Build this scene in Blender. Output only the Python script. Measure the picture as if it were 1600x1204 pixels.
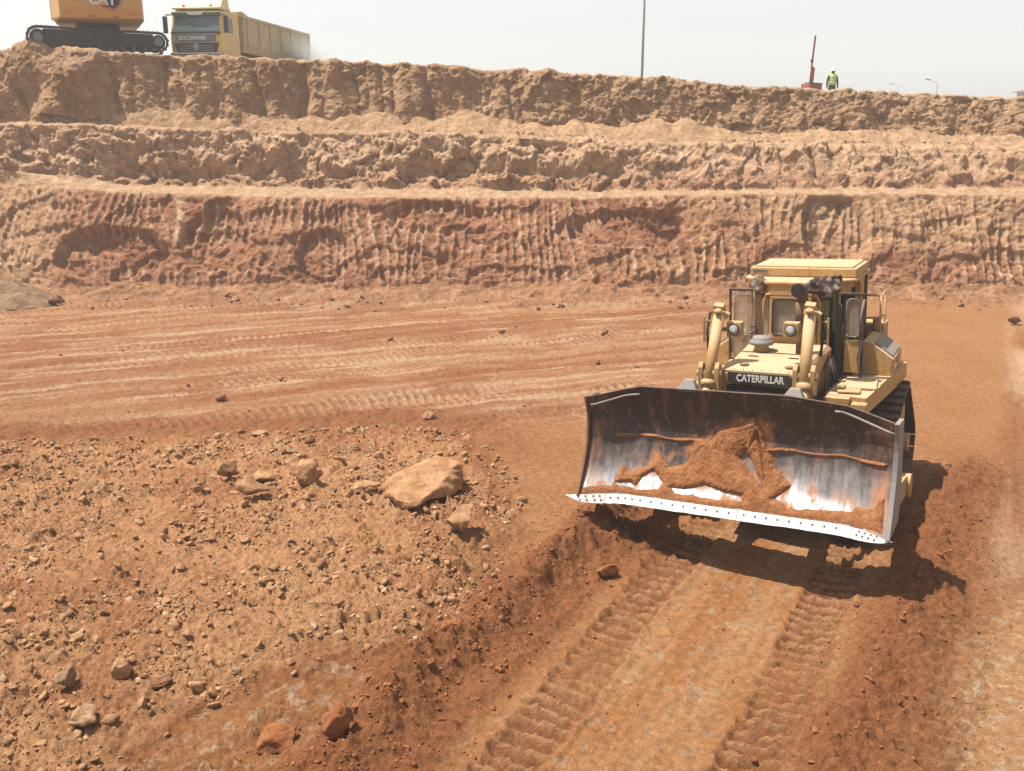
import bpy, bmesh, math, random
import numpy as np
from mathutils import Vector, Matrix, Euler
SC = bpy.context.scene
for o in list(bpy.data.objects): bpy.data.objects.remove(o)
C = SC.collection
PI = math.pi
# ------------------------------------------------------------------ camera, sky, sun, exposure
cd = bpy.data.cameras.new('camera'); cam = bpy.data.objects.new('camera', cd); C.objects.link(cam)
cam.location = (0, 0, 6.3); cam.rotation_euler = (math.radians(90-15), 0, 0)
cd.sensor_width = 36; cd.lens = 36*1500/1600; cd.clip_start = .1; cd.clip_end = 3000
SC.camera = cam
SUN = Vector((-0.42, 0.02, 0.90)).normalized()
EL = math.asin(SUN.z); AZ = math.atan2(SUN.x, SUN.y)
w = bpy.data.worlds.new('World'); SC.world = w; w.use_nodes = True
nt = w.node_tree; nt.nodes.clear()
sk = nt.nodes.new('ShaderNodeTexSky'); sk.sky_type = 'NISHITA'; sk.sun_disc = False
sk.sun_elevation = EL; sk.sun_rotation = AZ; sk.dust_density = 1.0; sk.air_density = 1.2; sk.ozone_density = 1.0
hs = nt.nodes.new('ShaderNodeHueSaturation'); hs.inputs['Saturation'].default_value = .2
bg = nt.nodes.new('ShaderNodeBackground'); bg.inputs[1].default_value = .09
wo = nt.nodes.new('ShaderNodeOutputWorld')
nt.links.new(sk.outputs[0], hs.inputs['Color']); nt.links.new(hs.outputs[0], bg.inputs[0]); nt.links.new(bg.outputs[0], wo.inputs[0])
sl = bpy.data.lights.new('sun', 'SUN'); sl.energy = 5.0; sl.angle = math.radians(.6); sl.color = (1, .945, .86)
so = bpy.data.objects.new('sun', sl); C.objects.link(so); so.rotation_euler = SUN.to_track_quat('Z', 'Y').to_euler(); so.location = (-30, 20, 60)
SC.view_settings.view_transform = 'Standard'; SC.view_settings.look = 'None'
SC.view_settings.exposure = 0.92; SC.view_settings.gamma = 1; SC.view_settings.use_curve_mapping = False
SC.render.engine = 'CYCLES'

# ------------------------------------------------------------------ numpy noise
rng = np.random.RandomState(7)
PERM = rng.permutation(256).astype(np.int64); GA = rng.rand(256)*2*np.pi
GX = np.cos(GA).astype(np.float32); GY = np.sin(GA).astype(np.float32); RND = rng.rand(4, 256).astype(np.float32)
def perlin(x, y, seed=0):
    x = np.asarray(x, np.float32)+seed*17.31; y = np.asarray(y, np.float32)+seed*9.17
    xi = np.floor(x); yi = np.floor(y); xf = x-xi; yf = y-yi
    xi = xi.astype(np.int64); yi = yi.astype(np.int64)
    def g(i, j):
        h = PERM[(PERM[(xi+i) & 255]+yi+j+seed*7) & 255]
        return GX[h]*(xf-i)+GY[h]*(yf-j)
    u = xf*xf*xf*(xf*(xf*6-15)+10); v = yf*yf*yf*(yf*(yf*6-15)+10)
    a = g(0, 0); a = a+u*(g(1, 0)-a); b = g(0, 1); b = b+u*(g(1, 1)-b)
    return (a+v*(b-a))*1.5
def fbm(x, y, n=4, seed=0, gain=.5):
    r = 0; a = 1; f = 1
    for i in range(n): r = r+a*perlin(x*f, y*f, seed+i*3); a *= gain; f *= 2.03
    return r
def bil(x, y, n=4, seed=0, gain=.5):
    r = 0; a = 1; f = 1
    for i in range(n): r = r+a*(1-np.abs(perlin(x*f, y*f, seed+i*5))*2); a *= gain; f *= 2.1
    return r
def cells(x, y, seed=0, dens=1., rad=(.25, .6)):
    """Rounded, tilted lumps: one per grid cell, returns height 0..1 (times own radius)."""
    x = np.asarray(x, np.float32); y = np.asarray(y, np.float32)
    xi = np.floor(x).astype(np.int64); yi = np.floor(y).astype(np.int64)
    out = np.zeros_like(x)
    for i in (-1, 0, 1):
        for j in (-1, 0, 1):
            h = PERM[(PERM[(xi+i+seed*13) & 255]+yi+j+seed*5) & 255]
            cx = xi+i+.15+.7*RND[0][h]; cy = yi+j+.15+.7*RND[1][h]
            R = rad[0]+(rad[1]-rad[0])*RND[2][h]**2
            dx = (x-cx)/R; dy = (y-cy)/(R*(.6+.4*RND[3][h])); a = RND[3][h]*6.28
            q = np.clip(1-(np.abs(dx)**2.4+np.abs(dy)**2.4), 0, 1)**.55*R*(1+.45*(dx*np.cos(a)+dy*np.sin(a)))
            out = np.maximum(out, np.where(RND[0][(h*7+3) & 255] < dens, q, 0))
    return out
def facets(x, y, seed=0):
    """Broken-rock relief: every Worley cell is its own tilted plane."""
    x = np.asarray(x, np.float32); y = np.asarray(y, np.float32)
    xi = np.floor(x).astype(np.int64); yi = np.floor(y).astype(np.int64)
    best = np.full(x.shape, 9., np.float32); val = np.zeros_like(x)
    for i in (-1, 0, 1):
        for j in (-1, 0, 1):
            h = PERM[(PERM[(xi+i+seed*11) & 255]+yi+j+seed*3) & 255]
            dx = x-(xi+i+.1+.8*RND[0][h]); dy = y-(yi+j+.1+.8*RND[1][h]); d = dx*dx+dy*dy
            v = (RND[2][h]-.5)*.7+(RND[3][h]-.5)*1.5*dx+(RND[0][(h*5+1) & 255]-.5)*1.5*dy
            m_ = d < best; best = np.where(m_, d, best); val = np.where(m_, v, val)
    return val
def ss(a, b, x):
    t = np.clip((x-a)/(b-a), 0, 1); return t*t*(3-2*t)
def mix(a, b, t):
    t = t[..., None]; return a*(1-t)+b*t

# ------------------------------------------------------------------ object helpers
def tag(o, label=None, cat=None, group=None, kind=None):
    if label: o['label'] = label
    if cat: o['category'] = cat
    if group: o['group'] = group
    if kind: o['kind'] = kind
    return o
def empty(name, loc, rot=(0, 0, 0), parent=None):
    o = bpy.data.objects.new(name, None); C.objects.link(o); o.location = loc; o.rotation_euler = rot
    o.empty_display_size = .3
    if parent: o.parent = parent
    return o
def link(name, me, mat=None, parent=None, smooth=False, bevel=0):
    o = bpy.data.objects.new(name, me); C.objects.link(o)
    if mat and not me.materials: me.materials.append(mat)
    if parent: o.parent = parent
    if smooth: me.polygons.foreach_set('use_smooth', [True]*len(me.polygons))
    if bevel:
        m = o.modifiers.new('bevel', 'BEVEL'); m.width = bevel; m.segments = 2; m.limit_method = 'ANGLE'; m.angle_limit = .6
    return o
PAL = np.array([.545, .51, .46])
def npmesh(name, V, Fq, cols=None, smooth=True):
    me = bpy.data.meshes.new(name); k = Fq.shape[1]
    me.vertices.add(len(V)); me.vertices.foreach_set('co', np.asarray(V, np.float32).ravel())
    me.loops.add(Fq.size); me.loops.foreach_set('vertex_index', Fq.astype(np.int32).ravel())
    me.polygons.add(len(Fq)); me.polygons.foreach_set('loop_start', np.arange(0, Fq.size, k, dtype=np.int32))
    me.polygons.foreach_set('loop_total', np.full(len(Fq), k, np.int32))
    if smooth: me.polygons.foreach_set('use_smooth', np.ones(len(Fq), bool))
    me.update(calc_edges=True)
    if cols is not None:
        a = me.attributes.new('soil', 'FLOAT_COLOR', 'POINT')
        a.data.foreach_set('color', np.concatenate([cols*PAL, np.ones((len(cols), 1))], 1).astype(np.float32).ravel())
    return me
def gridfaces(nr, nc):
    i = np.arange(nr*nc).reshape(nr, nc)
    return np.stack([i[:-1, :-1], i[:-1, 1:], i[1:, 1:], i[1:, :-1]], -1).reshape(-1, 4)
class MB:
    def __init__(s): s.b = bmesh.new()
    def box(s, c, d, rot=None, taper=None):
        """c centre, d full size; taper=(tx,ty) scales the top."""
        M = Matrix.Translation(c) @ (Euler(rot).to_matrix().to_4x4() if rot else Matrix())
        vs = []
        for z in (-.5, .5):
            for x, y in ((-.5, -.5), (.5, -.5), (.5, .5), (-.5, .5)):
                k = taper if (taper and z > 0) else (1, 1)
                vs.append(s.b.verts.new(M @ Vector((x*d[0]*k[0], y*d[1]*k[1], z*d[2]))))
        for f in ((0, 3, 2, 1), (4, 5, 6, 7), (0, 1, 5, 4), (1, 2, 6, 5), (2, 3, 7, 6), (3, 0, 4, 7)): s.b.faces.new([vs[i] for i in f])
        return s
    def cyl(s, p, q, r, r2=None, seg=16, cap=True):
        p = Vector(p); q = Vector(q); r2 = r if r2 is None else r2
        R = (q-p).to_track_quat('Z', 'Y').to_matrix()
        A = []; B = []
        for i in range(seg):
            a = 2*PI*i/seg; d = R @ Vector((math.cos(a), math.sin(a), 0))
            A.append(s.b.verts.new(p+d*r)); B.append(s.b.verts.new(q+d*r2))
        for i in range(seg):
            j = (i+1) % seg; f = s.b.faces.new((A[i], A[j], B[j], B[i])); f.smooth = True
        if cap: s.b.faces.new(A[::-1]); s.b.faces.new(B)
        return s
    def tube(s, pts, r, seg=8):
        pts = [Vector(p) for p in pts]; rings = []
        for i, p in enumerate(pts):
            t = (pts[min(i+1, len(pts)-1)]-pts[max(i-1, 0)]).normalized(); R = t.to_track_quat('Z', 'Y').to_matrix()
            rr = r[i] if isinstance(r, (list, tuple)) else r
            rings.append([s.b.verts.new(p+R @ Vector((math.cos(2*PI*k/seg)*rr, math.sin(2*PI*k/seg)*rr, 0))) for k in range(seg)])
        for a, b in zip(rings, rings[1:]):
            # match closest start to avoid twist
            o = min(range(seg), key=lambda k: (a[0].co-b[k].co).length)
            for k in range(seg):
                f = s.b.faces.new((a[k], a[(k+1) % seg], b[(k+1+o) % seg], b[(k+o) % seg])); f.smooth = True
        s.b.faces.new(rings[0][::-1]); s.b.faces.new(rings[-1]); return s
    def prism(s, poly, ax, a, b):
        """poly 2D points in the plane perpendicular to axis ax, extruded from a to b."""
        def P(u, v, t): return {0: (t, u, v), 1: (u, t, v), 2: (u, v, t)}[ax]
        A = [s.b.verts.new(P(u, v, a)) for u, v in poly]; B = [s.b.verts.new(P(u, v, b)) for u, v in poly]
        s.b.faces.new(A[::-1]); s.b.faces.new(B); n = len(poly)
        for i in range(n): s.b.faces.new((A[i], A[(i+1) % n], B[(i+1) % n], B[i]))
        return s
    def hull(s, pts):
        vs = [s.b.verts.new(p) for p in pts]; bmesh.ops.convex_hull(s.b, input=vs); return s
    def lathe(s, prof, c, seg=20, axis=2):
        rings = []
        for r, h in prof:
            rings.append([s.b.verts.new(Vector(c)+Vector({2: (r*math.cos(a), r*math.sin(a), h), 1: (r*math.cos(a), h, r*math.sin(a)), 0: (h, r*math.cos(a), r*math.sin(a))}[axis])) for a in [2*PI*k/seg for k in range(seg)]])
        for a, b in zip(rings, rings[1:]):
            for k in range(seg):
                f = s.b.faces.new((a[k], a[(k+1) % seg], b[(k+1) % seg], b[k])); f.smooth = True
        s.b.faces.new(rings[0][::-1]); s.b.faces.new(rings[-1]); return s
    def frame(s, x0, x1, z0, z1, y, t, d):
        s.box(((x0+x1)/2, y, z1-t/2), (x1-x0, d, t)); s.box(((x0+x1)/2, y, z0+t/2), (x1-x0, d, t))
        for x in (x0+t/2, x1-t/2): s.box((x, y, (z0+z1)/2), (t, d-.004, z1-z0-2*t)); 
        return s
    def build(s, name, mat, parent=None, bevel=0, loc=None):
        bmesh.ops.recalc_face_normals(s.b, faces=s.b.faces)
        me = bpy.data.meshes.new(name); s.b.to_mesh(me); s.b.free()
        o = link(name, me, mat, parent, bevel=bevel)
        if loc: o.location = loc
        return o

# ------------------------------------------------------------------ materials
def nodes(name):
    m = bpy.data.materials.new(name); m.use_nodes = True; t = m.node_tree
    return m, t, t.nodes['Principled BSDF']
def N(t, typ, **kw):
    n = t.nodes.new('ShaderNode'+typ)
    for k, v in kw.items():
        if k in n.inputs: n.inputs[k].default_value = v
        else: setattr(n, k, v)
    return n
def noise(t, scale, detail=4, rough=.6, obj=True, dist=0):
    n = N(t, 'TexNoise'); n.inputs['Scale'].default_value = scale; n.inputs['Detail'].default_value = detail
    n.inputs['Roughness'].default_value = rough; n.inputs['Distortion'].default_value = dist
    tc = N(t, 'TexCoord'); t.links.new(tc.outputs['Object'], n.inputs['Vector']); return n
def ramp(t, fac, a, b, ca=(0, 0, 0, 1), cb=(1, 1, 1, 1)):
    r = N(t, 'ValToRGB'); r.color_ramp.elements[0].position = a; r.color_ramp.elements[1].position = b
    r.color_ramp.elements[0].color = ca; r.color_ramp.elements[1].color = cb; t.links.new(fac, r.inputs[0]); return r
def mixc(t, fac, a, b, mode='MIX'):
    m = N(t, 'MixRGB'); m.blend_type = mode
    for i, v in ((0, fac), (1, a), (2, b)):
        if hasattr(v, 'links') or isinstance(v, bpy.types.NodeSocket): t.links.new(v, m.inputs[i])
        else: m.inputs[i].default_value = v if i == 0 else (*v[:3], 1)
    return m.outputs[0]
def soil_mat(name, base=None, s1=9, s2=55, bump=.5, dist=.03):
    m, t, p = nodes(name)
    n1 = noise(t, s1, 8, .65); n2 = noise(t, s2, 5, .7)
    if base is None:
        a = N(t, 'Attribute'); a.attribute_name = 'soil'; col = a.outputs['Color']
    else: col = base
    r1 = ramp(t, n1.outputs[0], .3, .72, (.66, .64, .62, 1), (1.28, 1.29, 1.32, 1))
    c = mixc(t, 1, col, r1.outputs[0], 'MULTIPLY')
    r2 = ramp(t, n2.outputs[0], .35, .7, (.74, .72, .70, 1), (1.24, 1.25, 1.27, 1))
    c = mixc(t, 1, c, r2.outputs[0], 'MULTIPLY')
    t.links.new(c, p.inputs['Base Color']); p.inputs['Roughness'].default_value = .95
    p.inputs['Specular IOR Level'].default_value = .12
    n3 = noise(t, s1*2.6, 6, .7, dist=.6)
    ad0 = N(t, 'Math', operation='MULTIPLY_ADD'); t.links.new(n3.outputs[0], ad0.inputs[0]); ad0.inputs[1].default_value = 1.1; t.links.new(n1.outputs[0], ad0.inputs[2])
    ad = N(t, 'Math', operation='MULTIPLY_ADD'); t.links.new(n2.outputs[0], ad.inputs[0]); ad.inputs[1].default_value = .5; t.links.new(ad0.outputs[0], ad.inputs[2])
    b = N(t, 'Bump'); b.inputs['Strength'].default_value = bump; b.inputs['Distance'].default_value = dist
    t.links.new(ad.outputs[0], b.inputs['Height']); t.links.new(b.outputs[0], p.inputs['Normal'])
    return m
def paint(name, col, rough=.45, metal=0, dust=.5, dustcol=(.50, .31, .17), wear=0, wearcol=(.10, .055, .035), spec=.4, scale=3, topdust=.6):
    """Painted or bare surface under site dust: blotches, and more dust lying on upward faces."""
    if not metal: col = [c_*.72 for c_ in col]; dustcol = [c_*.72 for c_ in dustcol]
    m, t, p = nodes(name)
    n1 = noise(t, scale, 6, .65); n2 = noise(t, scale*9, 6, .7); geo = N(t, 'NewGeometry'); sep = N(t, 'SeparateXYZ')
    t.links.new(geo.outputs['Normal'], sep.inputs[0])
    up = ramp(t, sep.outputs[2], .3, .95)
    c = col
    if wear:
        rw = ramp(t, n2.outputs[0], .70-.22*wear, .76-.2*wear); c = mixc(t, rw.outputs[0], c, wearcol)
    rd = ramp(t, n1.outputs[0], .35, .75)
    m1 = N(t, 'Math', operation='MULTIPLY'); t.links.new(rd.outputs[0], m1.inputs[0]); m1.inputs[1].default_value = dust
    m2 = N(t, 'Math', operation='MULTIPLY'); t.links.new(up.outputs[0], m2.inputs[0]); m2.inputs[1].default_value = topdust
    ma = N(t, 'Math', operation='ADD', use_clamp=True); t.links.new(m1.outputs[0], ma.inputs[0]); t.links.new(m2.outputs[0], ma.inputs[1])
    c = mixc(t, ma.outputs[0], c, dustcol)
    t.links.new(c, p.inputs['Base Color'])
    rr = N(t, 'Math', operation='MULTIPLY_ADD', use_clamp=True); t.links.new(ma.outputs[0], rr.inputs[0]); rr.inputs[1].default_value = .5; rr.inputs[2].default_value = rough
    t.links.new(rr.outputs[0], p.inputs['Roughness'])
    if metal:
        mm = N(t, 'Math', operation='MULTIPLY_ADD', use_clamp=True); t.links.new(ma.outputs[0], mm.inputs[0]); mm.inputs[1].default_value = -metal; mm.inputs[2].default_value = metal
        t.links.new(mm.outputs[0], p.inputs['Metallic'])
    p.inputs['Specular IOR Level'].default_value = spec
    b = N(t, 'Bump'); b.inputs['Strength'].default_value = .25; b.inputs['Distance'].default_value = .01
    t.links.new(n2.outputs[0], b.inputs['Height']); t.links.new(b.outputs[0], p.inputs['Normal'])
    return m
M = {}
M['soil'] = soil_mat('soil', s1=11, s2=70, bump=1, dist=.040)
M['stone'] = soil_mat('stone', s1=3, s2=16, bump=.5, dist=.02)
M['wall'] = soil_mat('cliff_earth', s1=3.2, s2=20, bump=1, dist=.11)
M['yellow'] = paint('worn_yellow_paint', (.52, .28, .07), dust=.6, wear=.75, wearcol=(.17, .09, .05), dustcol=(.58, .41, .25), topdust=.7)
M['ochre'] = paint('ochre_paint', (.48, .28, .09), dust=.6, wear=.8, wearcol=(.15, .08, .045), dustcol=(.55, .38, .2))
M['dark'] = paint('black_iron', (.03, .028, .026), dust=.35, dustcol=(.22, .13, .08), topdust=.5)
M['under'] = paint('undercarriage_black', (.02, .019, .018), dust=.12, dustcol=(.2, .13, .08), topdust=.2, rough=.6)
M['black'] = paint('matt_black', (.012, .011, .011), dust=.1, topdust=.1, rough=.8)
M['shoe'] = paint('track_steel', (.045, .04, .038), rough=.5, metal=.3, dust=.4, dustcol=(.20, .11, .06), topdust=.35)
M['rust'] = paint('rusty_pipe', (.13, .06, .04), rough=.75, dust=.4, wear=.5, wearcol=(.22, .10, .05), dustcol=(.3, .18, .11))
M['grey'] = paint('grey_metal', (.20, .20, .21), rough=.5, dust=.4, dustcol=(.35, .27, .2))
M['exy'] = paint('new_yellow_paint', (.62, .33, .06), rough=.3, dust=.25, dustcol=(.6, .42, .25), topdust=.3)
M['trucky'] = paint('truck_yellow', (.85, .55, .14), rough=.4, dust=.5, dustcol=(.8, .68, .5), topdust=.5)
M['board'] = paint('blue_grey_board', (.12, .18, .25), rough=.5, dust=.3, dustcol=(.4, .4, .4), topdust=0)
M['trucktop'] = paint('pale_yellow_roof', (.92, .76, .34), rough=.4, dust=.2, dustcol=(.7, .6, .45))
M['truckgreen'] = paint('green_trim', (.08, .22, .09), rough=.4, dust=.3)
M['tipper'] = paint('dusty_tipper_yellow', (.60, .46, .22), rough=.8, dust=1.1, dustcol=(.66, .56, .45), wear=.2)
M['red'] = paint('faded_red_paint', (.35, .09, .07), rough=.7, dust=.4, dustcol=(.45, .28, .22))
M['galv'] = paint('galvanised_steel', (.36, .37, .38), rough=.5, dust=.1, topdust=0)
M['white'] = paint('white_plastic', (.8, .8, .8), rough=.4, dust=.1, topdust=.1)
M['letter'] = paint('white_lettering', (.78, .76, .72), rough=.6, dust=.2, topdust=0)
M['vest'] = paint('lime_vest', (.55, .85, .16), rough=.8, dust=.1, topdust=0)
M['cloth'] = paint('dark_cloth', (.05, .055, .065), rough=.9, dust=.2, topdust=.1)
M['skin'] = paint('skin', (.18, .09, .06), rough=.6, dust=0, topdust=0)
M['orange'] = paint('amber_plastic', (.75, .16, .03), rough=.3, dust=.1, topdust=0)
M['olive'] = paint('pale_green_vinyl', (.45, .46, .14), rough=.6, dust=.2)
M['concrete'] = paint('grey_render', (.32, .32, .33), rough=.9, dust=.2, topdust=.1)
def glass_mat(name, col=(.75, .8, .78), rough=.05, alpha=.35):
    m, t, p = nodes(name); p.inputs['Base Color'].default_value = (*col, 1); p.inputs['Roughness'].default_value = rough
    n = noise(t, 4, 5, .6); r = ramp(t, n.outputs[0], .35, .75, (alpha*.7,)*3+(1,), (min(1, alpha*1.4),)*3+(1,))
    t.links.new(r.outputs[0], p.inputs['Alpha']); return m
M['glass'] = glass_mat('dusty_glass', (.33, .27, .2), .12, .45)
M['wind'] = glass_mat('windscreen_glass', (.10, .15, .15), .06, .95)
# blade steel: dark stained plate above, scoured bright below, streaks up and down
m, t, p = nodes('blade_steel')
tc = N(t, 'TexCoord'); mp = N(t, 'Mapping'); mp.inputs['Scale'].default_value = (5, .7, .9); t.links.new(tc.outputs['Object'], mp.inputs[0])
n1 = N(t, 'TexNoise'); n1.inputs['Scale'].default_value = 2.2; n1.inputs['Detail'].default_value = 8; n1.inputs['Roughness'].default_value = .7; t.links.new(mp.outputs[0], n1.inputs[0])
n2 = noise(t, 2.2, 7, .62); n3 = noise(t, 30, 5, .7)
at = N(t, 'Attribute'); at.attribute_name = 'polish'
sm = N(t, 'Math', operation='ADD'); t.links.new(at.outputs['Fac'], sm.inputs[0])
mm = N(t, 'Math', operation='MULTIPLY_ADD'); t.links.new(n1.outputs[0], mm.inputs[0]); mm.inputs[1].default_value = 1.0; mm.inputs[2].default_value = -.5
mm2 = N(t, 'Math', operation='MULTIPLY_ADD'); t.links.new(n2.outputs[0], mm2.inputs[0]); mm2.inputs[1].default_value = .9; mm2.inputs[2].default_value = -.45
ad = N(t, 'Math', operation='ADD'); t.links.new(mm.outputs[0], ad.inputs[0]); t.links.new(mm2.outputs[0], ad.inputs[1]); t.links.new(ad.outputs[0], sm.inputs[1])
r = ramp(t, sm.outputs[0], -.0, 1.0, (.022, .014, .012, 1), (.80, .80, .82, 1))
e = r.color_ramp.elements.new(.25); e.color = (.075, .06, .056, 1)
e = r.color_ramp.elements.new(.5); e.color = (.20, .19, .195, 1)
rb = ramp(t, n3.outputs[0], .66, .74); c = mixc(t, rb.outputs[0], r.outputs[0], (.26, .13, .07))
fl = N(t, 'Attribute'); fl.attribute_name = 'film'
c = mixc(t, fl.outputs['Fac'], c, (.30, .14, .065)); t.links.new(c, p.inputs['Base Color'])
iv = N(t, 'Math', operation='SUBTRACT', use_clamp=True); iv.inputs[0].default_value = 1; t.links.new(fl.outputs['Fac'], iv.inputs[1])
rm = ramp(t, sm.outputs[0], .25, .8); mu = N(t, 'Math', operation='MULTIPLY'); t.links.new(rm.outputs[0], mu.inputs[0]); t.links.new(iv.outputs[0], mu.inputs[1]); t.links.new(mu.outputs[0], p.inputs['Metallic'])
rr = ramp(t, sm.outputs[0], .1, .9, (.55,)*3+(1,), (.30,)*3+(1,)); ra = N(t, 'Math', operation='MULTIPLY_ADD', use_clamp=True); t.links.new(fl.outputs['Fac'], ra.inputs[0]); ra.inputs[1].default_value = .5; t.links.new(rr.outputs[0], ra.inputs[2]); t.links.new(ra.outputs[0], p.inputs['Roughness'])
b = N(t, 'Bump'); b.inputs['Strength'].default_value = .25; b.inputs['Distance'].default_value = .01; t.links.new(n3.outputs[0], b.inputs['Height']); t.links.new(b.outputs[0], p.inputs['Normal'])
M['blade'] = m
M['bright'] = paint('scoured_steel', (.58, .57, .57), rough=.55, metal=.8, dust=.4, wear=.3, wearcol=(.30, .2, .15), topdust=.05, spec=.5, scale=6)

# ------------------------------------------------------------------ pit floor
LANE_O = (3.17, 12.28); DX, DY = .466, .885
RED = np.array([.36, .145, .062]); ORG = np.array([.51, .245, .105]); TAN = np.array([.58, .36, .205]); PALE = np.array([.68, .52, .37]); SAND = np.array([.60, .345, .185])
def poly_dist(px, py, poly):
    """signed distance, positive inside"""
    n = len(poly); d = np.full(px.shape, 1e9, np.float32); ins = np.zeros(px.shape, bool)
    for i in range(n):
        ax, ay = poly[i]; bx, by = poly[(i+1) % n]; ex, ey = bx-ax, by-ay
        t_ = np.clip(((px-ax)*ex+(py-ay)*ey)/(ex*ex+ey*ey+1e-9), 0, 1)
        d = np.minimum(d, np.hypot(px-ax-t_*ex, py-ay-t_*ey))
        c_ = ((ay > py) != (by > py)) & (px < (bx-ax)*(py-ay)/(by-ay+1e-12)+ax); ins ^= c_
    return np.where(ins, d, -d)
RUB = [(-3.9, 7.5), (-3.99, 8.65), (-3.73, 9.44), (-2.92, 10.23), (-1.61, 10.82), (-.85, 11.6), (-.52, 12.6), (-.35, 13.9), (-.15, 15.2), (-.1, 16.6), (-.6, 18.2), (-1.4, 19.5), (-2.9, 19.7), (-5.0, 19.3), (-7.5, 18.9), (-10.4, 18.6), (-14, 18.2), (-30, 17), (-30, 2), (-3.6, 2)]
def floor_fields(x, y):
    x = x.astype(np.float32); y = y.astype(np.float32)
    wv = (x-LANE_O[0])*DY-(y-LANE_O[1])*DX; tv = (x-LANE_O[0])*DX+(y-LANE_O[1])*DY
    z = .05*fbm(x*.25, y*.25, 3, 1)+.012*fbm(x*1.6, y*1.6, 4, 2)
    wj = .10*perlin(tv*.8, tv*0, 4)+.06*perlin(tv*2.6, wv*1.5, 5)
    fine = fbm(x*6, y*6, 4, 9, .55)
    big = fbm(x*.35, y*.35, 3, 11)
    # ---------- far floor: passes of tracks at 22 degrees
    ca, sa = math.cos(.385), math.sin(.385)
    a = x*ca+y*sa; b_ = -x*sa+y*ca+.5*perlin(a*.07, a*0, 6)+.15*perlin(x*.3, y*.3, 8)
    far = ss(19.0, 21.5, y+.35*np.clip(x, -12, 2)*-.25+.5*big)*(1-ss(1.0, 3.5, x-.45*(y-20)))
    rut = fbm(b_*.9, a*.02, 4, 21, .6); rr_ = perlin(b_*.62, a*.03, 23); rr2 = perlin(b_*1.7, a*.05, 24)
    band = ss(.02, .16, rr_)*ss(-.5, .1, perlin(a*.13, b_*.5, 26))
    cle = np.abs(np.sin(PI*(a+.35*perlin(b_*.5, a*.1, 28)+b_*.25)/.23))
    cl = (1-cle)**1.5*band*(.5+.7*np.clip(perlin(a*1.2, b_*2.2, 29)+.5, 0, 1))
    zf = .06*rut+.075*cl-.05*band+.035*np.clip(fbm(x*3, y*3, 3, 31), 0, 1)+.07*np.maximum(0, rr2-.25)*(1+1.2*perlin(x*3.1, y*3.1, 33))
    z = z+far*zf
    # ---------- right-hand floor beyond the machine (driven along the lane direction)
    rt = ss(2.6, 3.4, wv)*ss(10, 14, y+0*x)
    z = z+rt*(.05*fbm(wv*1.3, tv*.12, 4, 41)+.02*fbm(x*2.5, y*2.5, 4, 45)+.065*(1-np.abs(np.sin(PI*(tv+.3*perlin(wv, tv*.3, 43))/.24)))*ss(-.25, .15, perlin(wv*.8, tv*.1, 44)))
    # ---------- lane with the two track bands
    wj = wj+.10*fbm(x*1.6, y*1.6, 3, 53)+.03*fine
    tfade = 1-ss(6.0, 9.5, tv+1.2*perlin(x*.6, y*.6, 54))
    lane = ss(-2.5, -2.2, wv+wj)*(1-ss(1.55, 1.8, wv+wj))*tfade
    sm_ = (1-ss(.62, .78, np.abs(wv+.05+wj*.5)))
    z = z+lane*(-.05+.014*fbm(wv*7, tv*.5, 3, 51)*sm_)
    rough_ = facets(x*9+.2*fine, y*9, 36)/9*.35+facets(x*22, y*22, 37)/22*.4
    tb = np.zeros_like(x); cleats = np.zeros_like(x)
    for w0, sd in ((-1.115, 61), (1.115, 63), (-3.6, 65), (2.95, 67)):
        d = np.abs(wv-w0+.05*perlin(tv*.7, tv*0+3, sd)+.045*fbm(x*3.5, y*3.5, 3, sd+8)+.02*fine); mm_ = (1-ss(.25, .36, d))*tfade*np.clip(1.0+.7*perlin(tv*.45, wv*.7, sd+9), .45, 1)
        if w0 < -3: mm_ = mm_*(1-ss(-2.6, -1.8, tv))*.8
        if w0 > 2: mm_ = mm_*ss(-5, -3, tv)*(1-ss(0, 2, tv))*.8
        ph = (tv+.07*perlin(wv*2.2, tv*1.1, sd)+.02*perlin(wv*9, tv*3, sd+1))/.235
        c1 = (1-np.abs(np.sin(PI*ph)))
        brk = np.clip(.85+.6*perlin(wv*3.2, tv*2.2, sd+2)+.35*perlin(wv*10, tv*8, sd+4), .3, 1.25)
        tb = np.maximum(tb, mm_); cleats = np.maximum(cleats, mm_*c1**1.9*brk)
        z = z+mm_*(-.06+.125*c1**1.6*brk)+.03*np.exp(-((d-.37)/.07)**2)*(1+1.5*perlin(tv*4, wv*3, sd+6))*lane
    # ---------- berms
    lump = bil(x*1.9, y*1.9, 4, 71, .55)
    def crumble(k): return k*(.09*fbm(x*2.2, y*2.2, 3, 72)+.24*cells(x*2.6+.3*fine, y*2.6, 2, .55, (.15, .5))*.5+.22*cells(x*7, y*7+.3*fine, 3, .6, (.2, .6))*.5+.10*facets(x*4.5+.2*fine, y*4.5, 34)*.6+.05*facets(x*12, y*12+.2*fine, 35)*.6+.03*fine)
    nearA = .65+.45*perlin(tv*.5, tv*0, 74)+.35*np.exp(-((tv-1.0)/2.0)**2)
    Awide = np.exp(-((wv+2.35+.25*perlin(tv*.7, tv*0, 75))/.75)**2)*(1-ss(4, 6.5, tv))
    A = np.exp(-((wv+2.68+.2*perlin(tv*.7, tv*0, 75))/.38)**2)*ss(-12, -4, tv)*(1-ss(3.2, 4.6, tv))
    A2 = np.exp(-((wv+1.95+.1*perlin(tv*1.1, tv*0, 76))/.16)**2)*(1-ss(3.0, 4, tv))*.3
    # heap just under the blade's end
    hp = np.exp(-(((x-1.75)/.75)**2+((y-13.9)/.8)**2))
    z = z+.36*A*nearA+.10*A2+.16*hp+crumble(np.clip(A*1.2+A2+hp+Awide*.35, 0, 1))
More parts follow.
